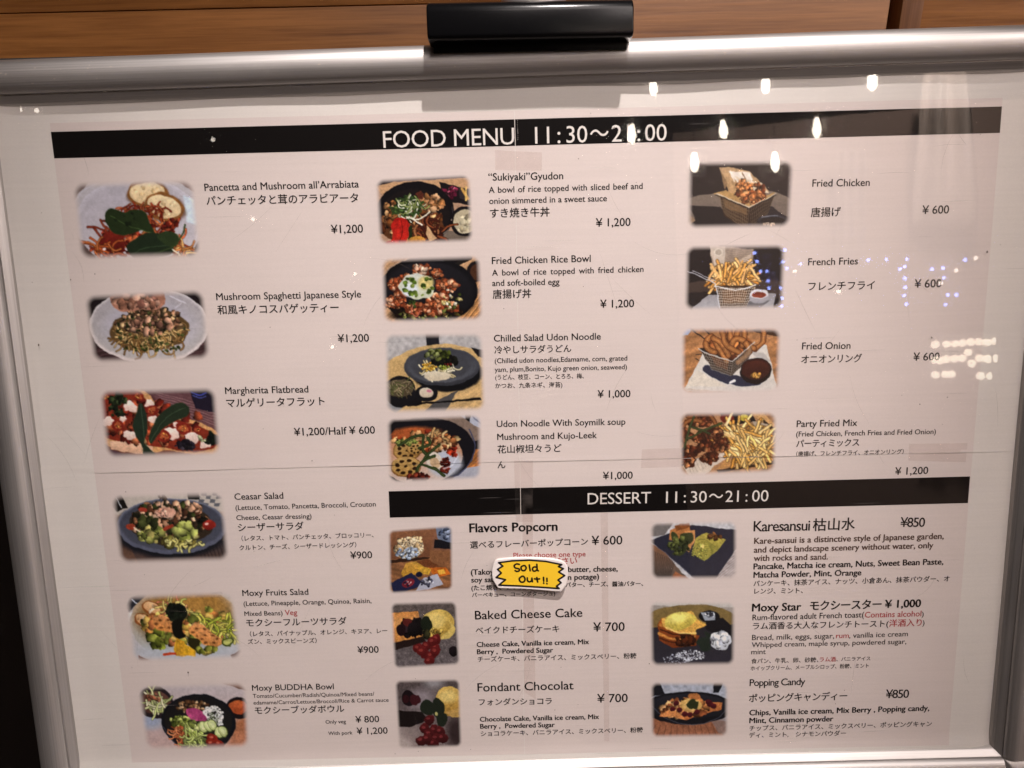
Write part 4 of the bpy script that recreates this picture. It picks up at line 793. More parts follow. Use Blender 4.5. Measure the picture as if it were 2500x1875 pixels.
    p.E(605, 265, 288, 200, '17161a', rot=4); p.E(605, 270, 262, 176, '26242a', '1b191c', rot=4, soft=6); p.L('8c8c98', 4, [350, 150, 440, 90, 560, 72, 700, 90], op=.5)
    p.E(590, 400, 210, 60, '1c140e', soft=6); p.S(600, 410, 200, 45, 90, 12, '3a3a18 5a4a20 7a8a3a a89a5c 2a1a10 8a5a30')
    for x, y, r in ((430, 225, 62), (400, 330, 58), (520, 370, 60), (660, 330, 66), (710, 240, 62), (570, 145, 52), (660, 165, 36), (470, 200, 40), (620, 380, 56), (740, 370, 34), (440, 290, 44)):
        p.E(x, y, r, r*.7, '9a4a28', '742c16', rag=.25); p.S(x, y, r*.95, r*.68, 36, 12, 'c0683a a44a26 d08a5c 8a3a1c e0a880 b05830', sh=.5)
    p.S(560, 140, 34, 30, 10, 15, 'e8c4a4 d8a888')
    p.E(540, 240, 100, 78, 'd0d4c4', 'c8d0b0', rag=.12); p.E(495, 260, 46, 40, 'd8e4e4', soft=5); p.E(590, 220, 48, 40, 'd8c478', soft=6); p.S(550, 235, 90, 65, 26, 13, '4c8a2c 6aa63c 3a6e24 8abc50', sh=.2, rag=.1); p.S(500, 340, 30, 20, 8, 12, '3a6428'); p.S(740, 320, 60, 60, 26, 9, '4a6a28 b8a868 e0dcc0')
    p.L('c86a50', 6, [510, 350, 500, 390, 530, 420, 550, 390])
    D['fried chicken rice bowl with egg'] = ((-101.0, 103.7, -23.5, 104.3, -22.7, 53.0, -102.0, 52.7), p.done())
    # chilled udon
    p = Pic((345, 530, 940, 1000), 'b0aca8', RM, 9)
    p.T(.12, 6); p.P('26262c', [595, 530, 675, 530, 670, 610, 600, 610]); p.B('c8a468', [330, 740, 480, 640, 640, 600, 800, 610, 960, 700, 960, 1010, 330, 1010]); p.P('b0aca8', [330, 540, 345, 740, 345, 700])
    p.wood('cba66c', .06, (600, 860, 940, 1000), .1, .6); p.P('4c4c50', [640, 930, 780, 870, 690, 1000, 560, 1010], op=.9); p.P('8a8c8c', [345, 900, 450, 960, 400, 1000, 345, 960])
    p.P('222024', [860, 620, 940, 640, 940, 690, 900, 670]); p.E(715, 770, 205, 108, '17171a', soft=4)
    p.E(685, 730, 222, 112, '53575e', '3c3f44'); p.E(685, 724, 206, 98, '45484e', '5c6066', soft=3); p.E(680, 728, 170, 76, '4a4d52', soft=4)
    p.N(670, 748, 95, 40, 70, 40, 8, 'd8cca0 c8b888 e8dcb8'); p.E(655, 785, 80, 26, 'd8ccb0', 'c8b898', rag=.12); p.S(610, 730, 46, 22, 44, 8, 'd8a030 e0b850 c08820')
    p.S(700, 700, 75, 26, 60, 14, '141410 1e2016 2c2c1c'); p.S(665, 660, 66, 26, 46, 14, '4c6420 344a18 6a7c34 7c8a50'); p.S(700, 738, 34, 10, 12, 8, '7a9030 9aa850'); p.S(720, 715, 20, 8, 6, 7, '7a2018')
    p.P('1c1a1c', [380, 880, 480, 960, 560, 950, 560, 880]); p.E(435, 870, 92, 92, '1d1c1f'); p.E(430, 850, 84, 52, '6a5c44', '5c5038'); p.N(430, 850, 66, 34, 50, 50, 4, '8a7858 a8946c 5c4c30 6a7a3c'); p.E(590, 885, 66, 48, '1b1a1d'); p.E(590, 880, 42, 30, 'd8ccb4', 'c8b498'); p.E(605, 870, 18, 9, 'c87888')
    p.L('1a1818', 9, [530, 945, 905, 922], smooth=False); p.L('1a1818', 8, [540, 940, 908, 930], smooth=False)
    D['cold udon on a black plate with dips'] = ((-101.5, 43.5, -23.4, 41.9, -23.0, -21.1, -103.2, -21.4), p.done())
    # soy milk udon
    p = Pic((360, 1015, 915, 1420), 'a09084', RM, 10)
    p.P('b0b8c0', [780, 1015, 915, 1015, 915, 1110, 860, 1090]); p.P('1c1c20', [820, 1015, 850, 1015, 840, 1070, 812, 1060]); p.L('6c7c90', 8, [860, 1030, 905, 1080]); p.P('8a7464', [640, 1025, 780, 1020, 915, 1120, 915, 1180, 860, 1180])
    p.P('1e1a1c', [860, 1180, 915, 1170, 915, 1260, 880, 1290]); p.wood('b06c34', .25, (830, 1240, 915, 1360), .1, .8); p.P('a8a8b0', [770, 1350, 915, 1330, 915, 1420, 740, 1420])
    p.E(570, 1230, 300, 205, '1c1a20'); p.L('47506c', 7, [840, 1110, 870, 1200, 850, 1300, 770, 1385, 650, 1418]); p.E(560, 1265, 240, 165, 'c07848', 'c8b8ac'); p.E(700, 1310, 100, 80, 'b4bcc4', soft=12); p.E(520, 1120, 150, 40, 'b85a2a', soft=8)
    p.P('1c1a1e', [360, 1030, 470, 1035, 400, 1100, 360, 1140]); p.S(580, 1170, 190, 60, 70, 20, 'b86430 9a401c c0844c b09460 96301a c89860'); p.S(740, 1230, 26, 40, 12, 18, 'c83c20 b02c18'); p.N(600, 1160, 110, 26, 16, 50, 11, 'c89c60 b88450 d0b078'); p.S(640, 1190, 120, 34, 34, 17, 'c89058 b06c3a d8b078 8a4424')
    for x, y, r in ((480, 1220, 84), (470, 1320, 90), (530, 1215, 50)):
        p.E(x, y, r, r*.72, '8a5c28'); p.E(x, y-3, r*.94, r*.66, 'c09a58', 'b08440', rag=.04)
        for k in range(8): p.E(x+r*.58*math.cos(k*.79+.3), y+r*.42*math.sin(k*.79+.3), r*.15, r*.12, '3a2210')
        p.E(x, y, r*.1, r*.08, '3a2210')
    p.S(480, 1170, 70, 18, 20, 12, '6a8a3a 8aa44c'); p.E(640, 1295, 44, 60, 'd8ccb8', rot=-25); p.E(640, 1300, 26, 40, 'c0a078', rot=-25)
    for q in ([430, 1190, 520, 1140, 570, 1130], [575, 1140, 570, 1220, 610, 1270], [540, 1330, 600, 1250, 665, 1200], [560, 1310, 640, 1340, 690, 1385], [550, 1210, 610, 1190, 600, 1150], [530, 1350, 570, 1290, 640, 1260]):
        p.L('2a4c24', 17, q); p.L('4c7438', 6, q, op=.8)
    p.S(700, 1320, 26, 50, 24, 14, '7a2418 9a3c28 5c1810'); p.S(540, 1390, 60, 22, 30, 15, '6a2014 8a3420 4c140c'); p.L('e4e8ec', 10, [690, 1340, 740, 1320, 770, 1270], op=.6)
    D['udon soup bowl with lotus root'] = ((-103.4, -26.3, -26.4, -24.9, -28.6, -80.0, -104.6, -81.2), p.done())
    # fried chicken basket
    p = Pic((200, 965, 825, 1370), '211d1f', RR, 11)
    p.B('7a6a5c', [180, 1200, 330, 1160, 520, 1140, 700, 1150, 840, 1220, 840, 1300, 200, 1300], '6a5c52'); p.P('8a6e54', [200, 1270, 255, 1310, 200, 1360]); p.P('1a191d', [215, 1225, 400, 1235, 500, 1370, 240, 1370, 200, 1380, 255, 1310]); p.P('201f26', [600, 1230, 700, 1240, 830, 1320, 830, 1380, 500, 1380])
    p.P('b08e66', [385, 1010, 440, 1005, 560, 1030, 680, 1145, 600, 1200, 470, 1210, 430, 1110], 'a87f52'); p.P('d8cabb', [440, 1030, 560, 1035, 590, 1080, 500, 1100]); p.P('c8b498', [480, 1060, 640, 1100, 680, 1160, 560, 1150]); p.P('8a6a48', [395, 1030, 440, 1100, 420, 1140]); p.P('a8814c', [360, 1155, 430, 1140, 560, 1210, 720, 1155, 690, 1190, 570, 1240, 400, 1185])
    p.L('e0d4c4', 5, [450, 1030, 480, 1090]); p.L('e8dccc', 6, [560, 1050, 600, 1120]); p.L('725232', 5, [520, 1040, 560, 1110]); p.S(575, 1160, 85, 60, 90, 15, 'a85a2a c87c44 8a421c d09860 6c2e14'); p.S(530, 1110, 40, 30, 30, 12, 'b86a34 d08a50'); p.S(620, 1190, 44, 24, 30, 14, 'b8703c 9a5226')
    p.P('3c2614', [400, 1175, 570, 1245, 560, 1370, 420, 1290]); p.P('2a1a12', [570, 1245, 715, 1165, 680, 1280, 600, 1370, 560, 1370]); p.P('8a6238', [415, 1190, 560, 1250, 560, 1290, 430, 1240], op=.7)
    p.basket([400, 1180, 570, 1242, 560, 1375, 425, 1275], 14, 6, '6e5a44', 3); p.basket([572, 1242, 718, 1168, 675, 1290, 590, 1372], 11, 6, '5c4c3a', 3); p.L('c0b09a', 6, [375, 1160, 570, 1242, 722, 1165], smooth=False); p.L('2a2420', 7, [372, 1166, 570, 1250, 722, 1172], smooth=False, op=.7)
    p.E(710, 1325, 92, 38, '15161c'); p.E(710, 1318, 88, 30, '3a3c46', '26262c'); p.E(710, 1322, 76, 22, '1c1a1c'); p.S(690, 1345, 34, 10, 20, 8, 'c0a890 a88a70'); p.L('c8c8d0', 4, [645, 1300, 690, 1292, 740, 1292], op=.6)
    D['fried chicken in a wire basket'] = ((142.5, 172.5, 223.9, 171.5, 223.1, 120.7, 142.7, 121.3), p.done())
    # french fries
    p = Pic((185, -8, 775, 385), '17151a', RR, 12)
    p.E(480, 265, 360, 70, '4a3a32', '3a2e2a'); p.E(300, 330, 200, 60, '1e1a1c'); p.P('8a8688', [235, 370, 330, 290, 725, 285, 710, 400, 240, 400], 'a09c9e'); p.P('3c3a3e', [420, 330, 690, 330, 600, 400, 420, 400], op=.5)
    p.P('9a8878', [325, -8, 585, 25, 580, 150, 500, 120, 350, 130], '8a7462'); p.P('b4a494', [325, -8, 420, 5, 420, 110, 360, 120]); p.P('c0ac98', [480, 95, 570, 55, 570, 150, 500, 150], op=.7)
    for i in range(8): p.L('6c5c50', 2, [430, 10+i*11, 570, 28+i*11], op=.6)
    p.E(380, 40, 26, 24, 'd0c4b4', op=.6); p.E(380, 40, 18, 17, '9a8a7a', op=.8)
    p.P('8a7660', [540, 200, 600, 190, 625, 235, 560, 250]); p.E(475, 190, 110, 60, 'b87a34', rag=.08)
    p.N(470, 195, 95, 42, 90, 85, 13, 'd8a05c c88a3c e8bc7c b87428 dcac68', bend=.1, edge=.5); p.N(470, 130, 110, 30, 34, 80, 13, 'd8a05c e0b070 c88a3c', bend=.08, ang=(40, 140))
    p.L('d8a45c', 14, [600, 115, 530, 150]); p.L('e0ac64', 14, [340, 110, 400, 200], smooth=False); p.L('d89c50', 13, [520, 95, 500, 160], smooth=False)
    p.P('3a2416', [375, 235, 400, 375, 550, 372, 600, 240], op=.9); p.P('70401e', [410, 260, 560, 265, 540, 340, 415, 340], op=.7)
    p.basket([375, 250, 600, 255, 545, 375, 400, 375], 17, 8, 'c0b4a4', 3); p.L('d8d4d0', 6, [365, 235, 490, 262, 605, 238]); p.L('c0c0c4', 6, [370, 220, 400, 372], smooth=False)
    p.L('b8b4b8', 6, [205, 145, 365, 218], smooth=False); p.L('a8a4a8', 5, [235, 145, 370, 205], smooth=False)
    p.E(625, 305, 58, 44, 'a8a4a8', '8a868a'); p.E(625, 290, 56, 26, 'c8c4c6'); p.E(625, 294, 44, 17, '7a2c1c', '9a4028')
    D['french fries in a wire basket'] = ((141.6, 107.8, 219.9, 107.2, 219.8, 56.5, 141.1, 56.8), p.done())
    # onion rings
    p = Pic((160, 495, 748, 880), 'a0683c', RR, 13)
    p.wood('a56f42', .14, (160, 495, 748, 880), .05, .3); p.P('8aa4bc', [160, 495, 230, 495, 200, 540, 160, 545]); p.P('4a2c18', [560, 500, 748, 520, 748, 555, 600, 530]); p.P('c08a54', [400, 495, 640, 495, 560, 512, 500, 520]); p.L('20181a', 6, [215, 500, 310, 570], smooth=False); p.L('2a2022', 6, [290, 500, 330, 540], smooth=False); p.L('3a2a24', 5, [250, 650, 300, 655, 280, 685, 250, 675])
    p.P('c8c0b4', [270, 690, 310, 600, 660, 600, 735, 870, 560, 882, 185, 845], 'c0b6ac'); p.P('b8a89a', [185, 845, 560, 885, 730, 872, 730, 882, 200, 862]); p.P('8c8684', [560, 640, 640, 640, 690, 700, 640, 700], op=.5)
    p.B('2a3348', [290, 740, 320, 710, 420, 760, 520, 780, 640, 820, 560, 840, 470, 830, 360, 790]); p.P('cdbda4', [200, 830, 260, 740, 330, 780, 440, 840], op=.4)
    p.P('201a1a', [270, 615, 350, 735, 465, 775, 560, 680, 575, 600], '2c1c14'); p.P('5c2c14', [320, 640, 440, 690, 440, 740, 370, 720])
    p.S(440, 620, 130, 60, 60, 24, '7a3c1c 9a5426 5a2812 b06c34')
    for q in ([310, 580, 340, 550, 380, 610, 430, 690], [305, 590, 320, 620, 360, 640], [410, 600, 415, 520, 440, 505, 450, 560], [480, 560, 500, 505, 530, 520, 520, 600], [590, 625, 640, 580, 635, 500, 610, 490], [440, 640, 480, 560, 560, 600, 590, 620], [350, 560, 400, 590, 440, 660], [400, 520, 430, 600, 500, 640], [540, 590, 560, 640, 500, 700]):
        p.L('5a2c14', 34, q); p.L('a0602e', 26, q); p.L('c08448', 9, q, op=.6)
    p.basket([300, 645, 465, 695, 455, 775, 345, 735], 13, 6, '8a7e70', 3); p.basket([465, 695, 575, 610, 555, 690, 460, 775], 10, 6, '7a6e62', 3); p.L('b8b4ac', 6, [265, 615, 300, 640, 465, 695, 590, 580], smooth=False)
    p.E(602, 750, 92, 76, '1a1112'); p.E(602, 738, 84, 60, '3c1610', '4a1c12'); p.E(602, 735, 72, 46, '5a2214', '3c140e'); p.S(600, 775, 26, 10, 12, 11, 'd0a050 c08838'); p.L('e8e0d8', 14, [455, 818, 480, 805], op=.9)
    D['onion rings in a wire basket'] = ((139.2, 42.1, 218.8, 40.5, 218.8, -11.5, 139.7, -11.2), p.done())
    # party mix
    p = Pic((150, 1000, 722, 1375), 'a87850', RR, 14)
    p.wood('a87850', .1, (150, 1000, 722, 1375), .06, .4); p.P('1a1618', [385, 1010, 560, 1000, 600, 1060, 440, 1090]); p.E(430, 1040, 40, 26, '7a2418'); p.E(527, 1040, 34, 20, 'c8b040', 'a8902c'); p.P('c09058', [560, 1005, 640, 1010, 722, 1100, 722, 1130, 620, 1060]); p.P('3a281c', [640, 1050, 722, 1120, 722, 1160, 640, 1080])
    p.P('a0907c', [580, 1060, 670, 1080, 640, 1120, 590, 1110]); p.P('a8743c', [400, 1230, 722, 1290, 722, 1240, 600, 1130], '8a5c30'); p.P('b07c44', [370, 1340, 715, 1295, 715, 1250, 420, 1290]); p.P('3c2818', [370, 1345, 715, 1298, 715, 1318, 380, 1362])
    p.P('bfae9c', [160, 1290, 430, 1240, 470, 1250, 360, 1320, 300, 1372, 210, 1372]);
    for i in range(12): p.L('7a6654', 2, [200+i*16, 1300-i*4, 230+i*16, 1370-i*9], op=.7)
    p.N(560, 1180, 130, 80, 90, 120, 13, 'd8a85c c89444 e0bc78 b87c30 dcb068', bend=.06, edge=.5); p.N(450, 1150, 90, 70, 40, 130, 13, 'd8a85c e4c080 c89040', bend=.05, ang=(10, 70)); p.L('e0c48c', 14, [460, 1010, 425, 1080], smooth=False); p.L('d8b070', 13, [350, 1120, 500, 1160], smooth=False); p.N(600, 1240, 90, 30, 20, 90, 13, 'd8a85c e0b870', bend=.1)
    for x, y in ((250, 1060), (300, 1050), (280, 1150), (220, 1230), (320, 1200), (200, 1280), (330, 1270), (400, 1200), (360, 1130), (180, 1130)):
        p.E(x, y, 52, 38, '4c2010', rag=.25); p.S(x, y, 44, 32, 22, 13, '74341a 8a4826 5a2412 a4683e 3c180c')
    for q in ([165, 1090, 220, 1050, 280, 1060], [200, 1030, 320, 1020, 370, 1090], [170, 1110, 180, 1170]): p.L('6a3618', 26, q); p.L('94582c', 14, q)
    for q in ([180, 1210, 210, 1110, 240, 1030], [200, 1160, 300, 1110, 400, 1070], [230, 1090, 330, 1130]): p.L('2c4020', 13, q); p.L('46602e', 5, q)
    D['platter of fries and fried chicken'] = ((138.5, -27.4, 217.8, -29.1, 218.6, -80.6, 139.7, -81.4), p.done())
    # popcorn
    p = Pic((365, 210, 745, 610), '8a5a40', RD, 15, W=180)
    p.P('94603f', [365, 230, 640, 210, 610, 390, 380, 410], '7a4a30'); p.P('6a8090', [640, 215, 745, 205, 745, 340, 655, 290]); p.P('1e1c22', [640, 290, 745, 320, 745, 360, 630, 340]); p.S(690, 260, 30, 34, 16, 12, '4a6478 8aa0b0 3a4c5c')
    p.wood('8e5c38', .14, (365, 400, 745, 610), .08, -.4); p.P('8e5c38', [610, 350, 745, 370, 745, 440, 600, 430]); p.P('3c2418', [375, 400, 470, 390, 610, 395, 600, 405, 380, 418])
    p.E(490, 340, 84, 58, 'b08a62', rag=.05); p.S(490, 330, 82, 60, 120, 13, 'd8be94 c8a878 e8d4b0 b09068'); p.S(480, 360, 66, 34, 44, 11, '9ab4c0 b4c4c8 7a98a8'); p.S(490, 285, 66, 22, 26, 12, 'd8b888 e0c8a0')
    p.P('c8963c', [470, 420, 560, 410, 610, 480, 450, 505, 440, 480], 'b88428'); p.P('7c4424', [530, 415, 600, 405, 660, 455, 600, 470]); p.P('c8641c', [600, 460, 700, 465, 730, 505, 640, 525]); p.P('c89830', [540, 440, 620, 470, 600, 500, 540, 490])
    p.P('252a4c', [378, 540, 500, 480, 575, 560, 440, 605, 395, 605]); p.E(480, 545, 38, 26, '8a2430', rot=-20); p.S(480, 545, 26, 16, 8, 7, '202444 c8a0a0'); p.E(545, 495, 20, 16, '1a1c34'); p.P('a8a8b4', [570, 520, 650, 500, 685, 565, 600, 590, 520, 600]); p.S(600, 550, 40, 26, 16, 11, '2a2a3c 4c4c60 c8c8d0'); p.P('e0a838', [650, 480, 690, 475, 700, 500, 660, 505])
    D['popcorn bag and flavour sachets'] = ((-107.5, -123.5, -53.8, -120.7, -55.5, -178.1, -109.5, -180.1), p.done())
    # cheese cake
    p = Pic((380, 665, 790, 1060), '625650', RD, 16, W=180, bg2='6a6060'); p.T(.2, 2); p.T(.12, 7)
    p.P('c8803c', [383, 730, 548, 722, 560, 800, 385, 830], 'd8a060'); p.P('d8944c', [383, 800, 560, 780, 575, 870, 385, 905], 'c07c38'); p.P('2c1c18', [385, 905, 575, 870, 590, 905, 400, 945])
    p.E(665, 800, 98, 84, 'c8a850', 'b08c38', rag=.03); p.E(650, 780, 60, 48, 'd8bc68', soft=12); p.B('c8ac58', [700, 740, 745, 800, 768, 840, 730, 890, 670, 890, 720, 850, 740, 810]); p.S(640, 850, 60, 20, 20, 12, '8a6c28 c0a048')
    p.S(520, 820, 75, 34, 26, 28, '241a1c 2e2024 1a1414'); p.E(440, 830, 28, 34, '281418'); p.E(480, 785, 30, 24, '6a2420'); p.E(525, 825, 46, 42, '1c1618', sh=.5); p.E(595, 800, 34, 44, '20301e', rag=.1); p.S(590, 860, 26, 26, 9, 16, '1a1a14 3c3a20')
    for x, y in ((535, 940), (590, 930), (640, 940), (580, 980), (610, 990), (600, 1020), (560, 960), (650, 890), (625, 905), (640, 965)): p.E(x, y, 30, 28, '7c2020', '5a1414', rag=.12); p.E(x-6, y-8, 12, 8, 'a84438', op=.7)
    p.E(748, 970, 26, 30, '1c1418', sh=.5)
    D['cheesecake with berries and ice cream'] = ((-108.8, -189.1, -52.8, -189.4, -51.8, -248.2, -109.0, -250.0), p.done())
    # fondant
    p = Pic((405, 1130, 800, 1540), '564a48', RD, 17, W=180, bg2='80706c'); p.T(.16, 3)
    p.E(640, 1150, 60, 40, '8a8484', soft=20); p.E(440, 1500, 60, 90, 'a89890', soft=30); p.E(560, 1250, 80, 60, '8a7e80', soft=24); p.E(500, 1440, 60, 40, '8a7a74', soft=20); p.E(770, 1450, 60, 90, '3c2c2c', soft=24)
    p.P('201716', [410, 1310, 560, 1320, 600, 1370, 480, 1410, 420, 1400]); p.E(485, 1240, 38, 46, '1c1216'); p.E(525, 1250, 34, 30, '4a1a20', rag=.15); p.E(470, 1245, 20, 24, '3c1418')
    p.E(728, 1265, 84, 88, 'c8a450', 'a87c30'); p.E(720, 1235, 52, 36, 'd8bc6c', soft=12); p.P('b8904a', [700, 1330, 800, 1300, 800, 1360, 740, 1358])
    for q in ([550, 1290, 590, 1250, 640, 1290, 620, 1340, 570, 1330], [620, 1300, 650, 1240, 700, 1290, 680, 1370, 640, 1350], [650, 1340, 710, 1340, 700, 1400, 660, 1410]): p.leaf(q, '243424')
    p.E(648, 1335, 9, 12, 'a8a060')
    for x, y in ((605, 1370), (575, 1420), (630, 1430), (665, 1440), (600, 1450), (550, 1490), (640, 1480), (680, 1480), (620, 1510), (585, 1480)): p.E(x, y, 32, 30, '6a1c1e', '3c1012', rag=.14); p.E(x-7, y-9, 12, 8, 'a04040', op=.6)
    D['chocolate fondant with berries and ice cream'] = ((-108.9, -261.9, -52.6, -262.2, -53.0, -327.4, -108.8, -328.0), p.done())
    # matcha garden
    p = Pic((-26, 180, 485, 525), 'a8a4a4', RB, 18, W=190)
    p.T(.12, 5); p.P('6c6460', [-26, 200, 110, 190, 60, 260, -26, 270]); p.P('8a5a3c', [-26, 300, 60, 360, 200, 525, -26, 525], '5c5048')
    for i in range(14): p.L('2c2628', 5, [-10+i*10, 350+i*5, -26+i*8, 525], op=.5)
    for i in range(12): p.L('7a5648', 7, [485, 340+i*14, 340, 440+i*16], op=.5)
    p.P('9a5c3a', [120, 470, 215, 525, 90, 525]); p.P('2c2a38', [-26, 290, 220, 205, 485, 240, 485, 330, 350, 520, 240, 520], '34323e'); p.L('5a5868', 4, [-26, 292, 240, 515], smooth=False, op=.7)
    p.P('b06c38', [95, 230, 200, 195, 215, 260, 160, 300, 85, 290]); p.P('c08048', [180, 240, 240, 235, 235, 300, 200, 360, 160, 330]); p.P('8a4c24', [120, 205, 200, 190, 210, 215, 130, 240])
    p.P('a8943c', [240, 280, 300, 250, 415, 290, 380, 340, 290, 415, 215, 370], '8c8438')
    for i in range(6): p.L('74702c', 4, [240+i*8, 300+i*14, 290+i*8, 290+i*12, 350-i*4, 330+i*10], op=.8)
    p.S(330, 275, 60, 16, 12, 13, '7a4a24 945a2c 5c3418'); p.E(277, 327, 14, 12, 'd0b868'); p.S(260, 360, 50, 44, 50, 5, '8c8a38 a8a44c')
    for q in ([105, 240, 140, 270, 130, 320, 100, 280], [80, 310, 130, 320, 170, 370, 120, 360], [100, 370, 160, 340, 190, 350, 150, 380], [150, 260, 220, 250, 225, 300, 180, 320], [130, 300, 170, 280, 200, 330, 170, 350]): p.leaf(q, '3c4424', None)
    p.S(150, 320, 60, 50, 24, 14, '48502a 5c6430 2e3820')
    D['matcha dessert on a black slate'] = ((115.0, -122.3, 187.5, -122.9, 189.1, -175.0, 116.3, -173.5), p.done())
    # toast star
    p = Pic((-30, 660, 475, 1045), '8a8078', RB, 19, W=190)
    p.P('a8a098', [-30, 660, 475, 660, 475, 700, -30, 690]); p.B('7a6236', [-30, 740, 120, 690, 350, 690, 480, 760, 480, 830, 300, 800, -30, 830]); p.P('2c282c', [-30, 820, 120, 800, 475, 800, 475, 1045, -30, 1045], '34303a'); p.P('1c1a1e', [300, 760, 400, 760, 475, 830, 475, 900, 300, 830]); p.E(320, 752, 62, 34, '15161a'); p.P('8a9298', [270, 730, 350, 725, 355, 775, 290, 775]); p.S(320, 750, 30, 16, 12, 9, '3a3a44 c0c8cc')
    p.P('a04c1c', [45, 760, 230, 860, 260, 860, 240, 925, 100, 935, 30, 890, 20, 800], '7a3414'); p.L('d08a3c', 14, [25, 850, 110, 885, 235, 870], op=.8); p.L('4c200e', 7, [30, 875, 110, 905, 230, 895]); p.L('4c200e', 8, [35, 830, 110, 855, 200, 850]); p.L('c88438', 16, [35, 800, 110, 830, 190, 830], op=.7); p.S(170, 890, 50, 30, 14, 22, '3a1a0e 54240f')
    p.B('c89440', [45, 765, 120, 755, 215, 720, 250, 770, 305, 800, 240, 830, 240, 862, 150, 840, 70, 830]); p.E(150, 778, 92, 50, 'c8b450', 'b09a3c', rot=-12, rag=.05); p.E(140, 762, 56, 26, 'd8c868', soft=9, rot=-12); p.L('dcb868', 10, [70, 820, 150, 845, 240, 850], op=.8)
    p.E(385, 895, 66, 52, 'c8c8c8', 'a8a8ac', rag=.12); p.S(385, 890, 54, 40, 30, 17, 'e0e0e0 c0c0c4 a0a0a8'); p.S(205, 980, 90, 34, 160, 4, 'c8c8cc a0a0a4', sh=0); p.S(130, 1000, 80, 30, 80, 3, 'a8a8b0', sh=0)
    for q in ([240, 900, 290, 870, 320, 900, 280, 930], [270, 920, 320, 910, 325, 950, 280, 955], [290, 840, 330, 860, 310, 885]): p.leaf(q, '24382a')
    D['french toast with ice cream and cream'] = ((115.0, -194.0, 188.1, -196.4, 189.1, -255.3, 116.6, -254.4), p.done())
    # popping candy
    p = Pic((-25, 1145, 440, 1475), '8c9098', RB, 20, W=180, bg2='9a9aa0')
    p.T(.12, 5); p.P('1c1c22', [-25, 1150, 30, 1150, 65, 1220, -20, 1235]); p.P('1c1c22', [355, 1145, 410, 1145, 380, 1210, 345, 1210]); p.P('8a5236', [-25, 1350, 440, 1380, 440, 1475, -25, 1475], '9a6044')
    for i in range(12): p.L('5a3424', 5, [0+i*34, 1400, -30+i*40, 1475], op=.5)
    p.P('7c6c68', [330, 1370, 440, 1360, 440, 1475, 380, 1450], op=.7); p.E(205, 1300, 265, 96, '16161c'); p.E(205, 1290, 240, 74, '26262e', '1c1c22', soft=3); p.L('50525c', 4, [-20, 1280, 80, 1365, 220, 1396, 360, 1370, 440, 1290])
    p.P('b8703c', [60, 1280, 110, 1240, 130, 1290, 250, 1210, 300, 1270, 400, 1265, 395, 1310, 300, 1330, 190, 1370, 130, 1345, 30, 1350], 'b06030'); p.S(200, 1300, 160, 40, 40, 26, 'c88048 b06c38 d09860 8a4826')
    p.P('c07840', [30, 1345, 100, 1300, 160, 1340, 190, 1372, 110, 1350]); p.E(215, 1285, 66, 40, 'c8a058', 'b08040'); p.E(235, 1232, 36, 20, 'a86432'); p.E(220, 1290, 40, 26, 'd0ac6c', soft=8, op=.7)
    for x, y in ((130, 1270), (110, 1305), (150, 1310), (330, 1280), (350, 1290), (180, 1335), (320, 1265), (210, 1340), (250, 1325)): p.E(x, y, 17, 15, '6a1a22', '3c0e14')
    for q in ([190, 1280, 230, 1245, 250, 1280, 220, 1310], [215, 1290, 260, 1260, 250, 1310]): p.leaf(q, '303c1e')
    D['dessert nachos in a black boat dish'] = ((116.3, -270.2, 183.7, -272.6, 185.0, -324.8, 117.5, -323.9), p.done())
    return D

D = pictures()
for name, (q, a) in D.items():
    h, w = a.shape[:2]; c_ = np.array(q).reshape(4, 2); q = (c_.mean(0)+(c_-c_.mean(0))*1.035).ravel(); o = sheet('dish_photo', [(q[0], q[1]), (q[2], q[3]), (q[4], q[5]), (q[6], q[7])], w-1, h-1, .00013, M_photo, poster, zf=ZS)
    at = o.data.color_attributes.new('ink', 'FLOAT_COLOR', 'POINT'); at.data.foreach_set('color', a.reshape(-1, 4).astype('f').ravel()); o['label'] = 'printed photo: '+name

# lettering
STY = {'k': (M_black, 0, .0125), 'g': (M_grey, 0, .011), 'r': (M_red, 0, .011), 'w': (M_letter, 0, 0), 'c': (M_letter, 0, .006), 'b': (M_black, 0, .030), 'nb': (M_brown, 0, .026),
       'j': (M_black, .003, .012), 'gj': (M_grey, .003, .010), 'rj': (M_red, .003, .012), 'J': (M_black, .003, .026)}
_cache = {}
def glyphs(s, off, tr, wd):
    key = (s, off, tr, wd)
    if key not in _cache:
        cu = bpy.data.curves.new('t', 'FONT'); cu.body = s; cu.offset = off; cu.space_character = tr; cu.space_word = wd; cu.resolution_u = 3
        ob = bpy.data.objects.new('t', cu); COL.objects.link(ob); dg = bpy.context.evaluated_depsgraph_get(); dg.update()
        me = ob.evaluated_get(dg).to_mesh(); n = len(me.vertices); co = np.empty(n*3); me.vertices.foreach_get('co', co)
        _cache[key] = (co.reshape(-1, 3)[:, :2].copy(), [tuple(p.vertices) for p in me.polygons]); ob.evaluated_get(dg).to_mesh_clear(); bpy.data.objects.remove(ob); bpy.data.curves.remove(cu)
    return _cache[key]
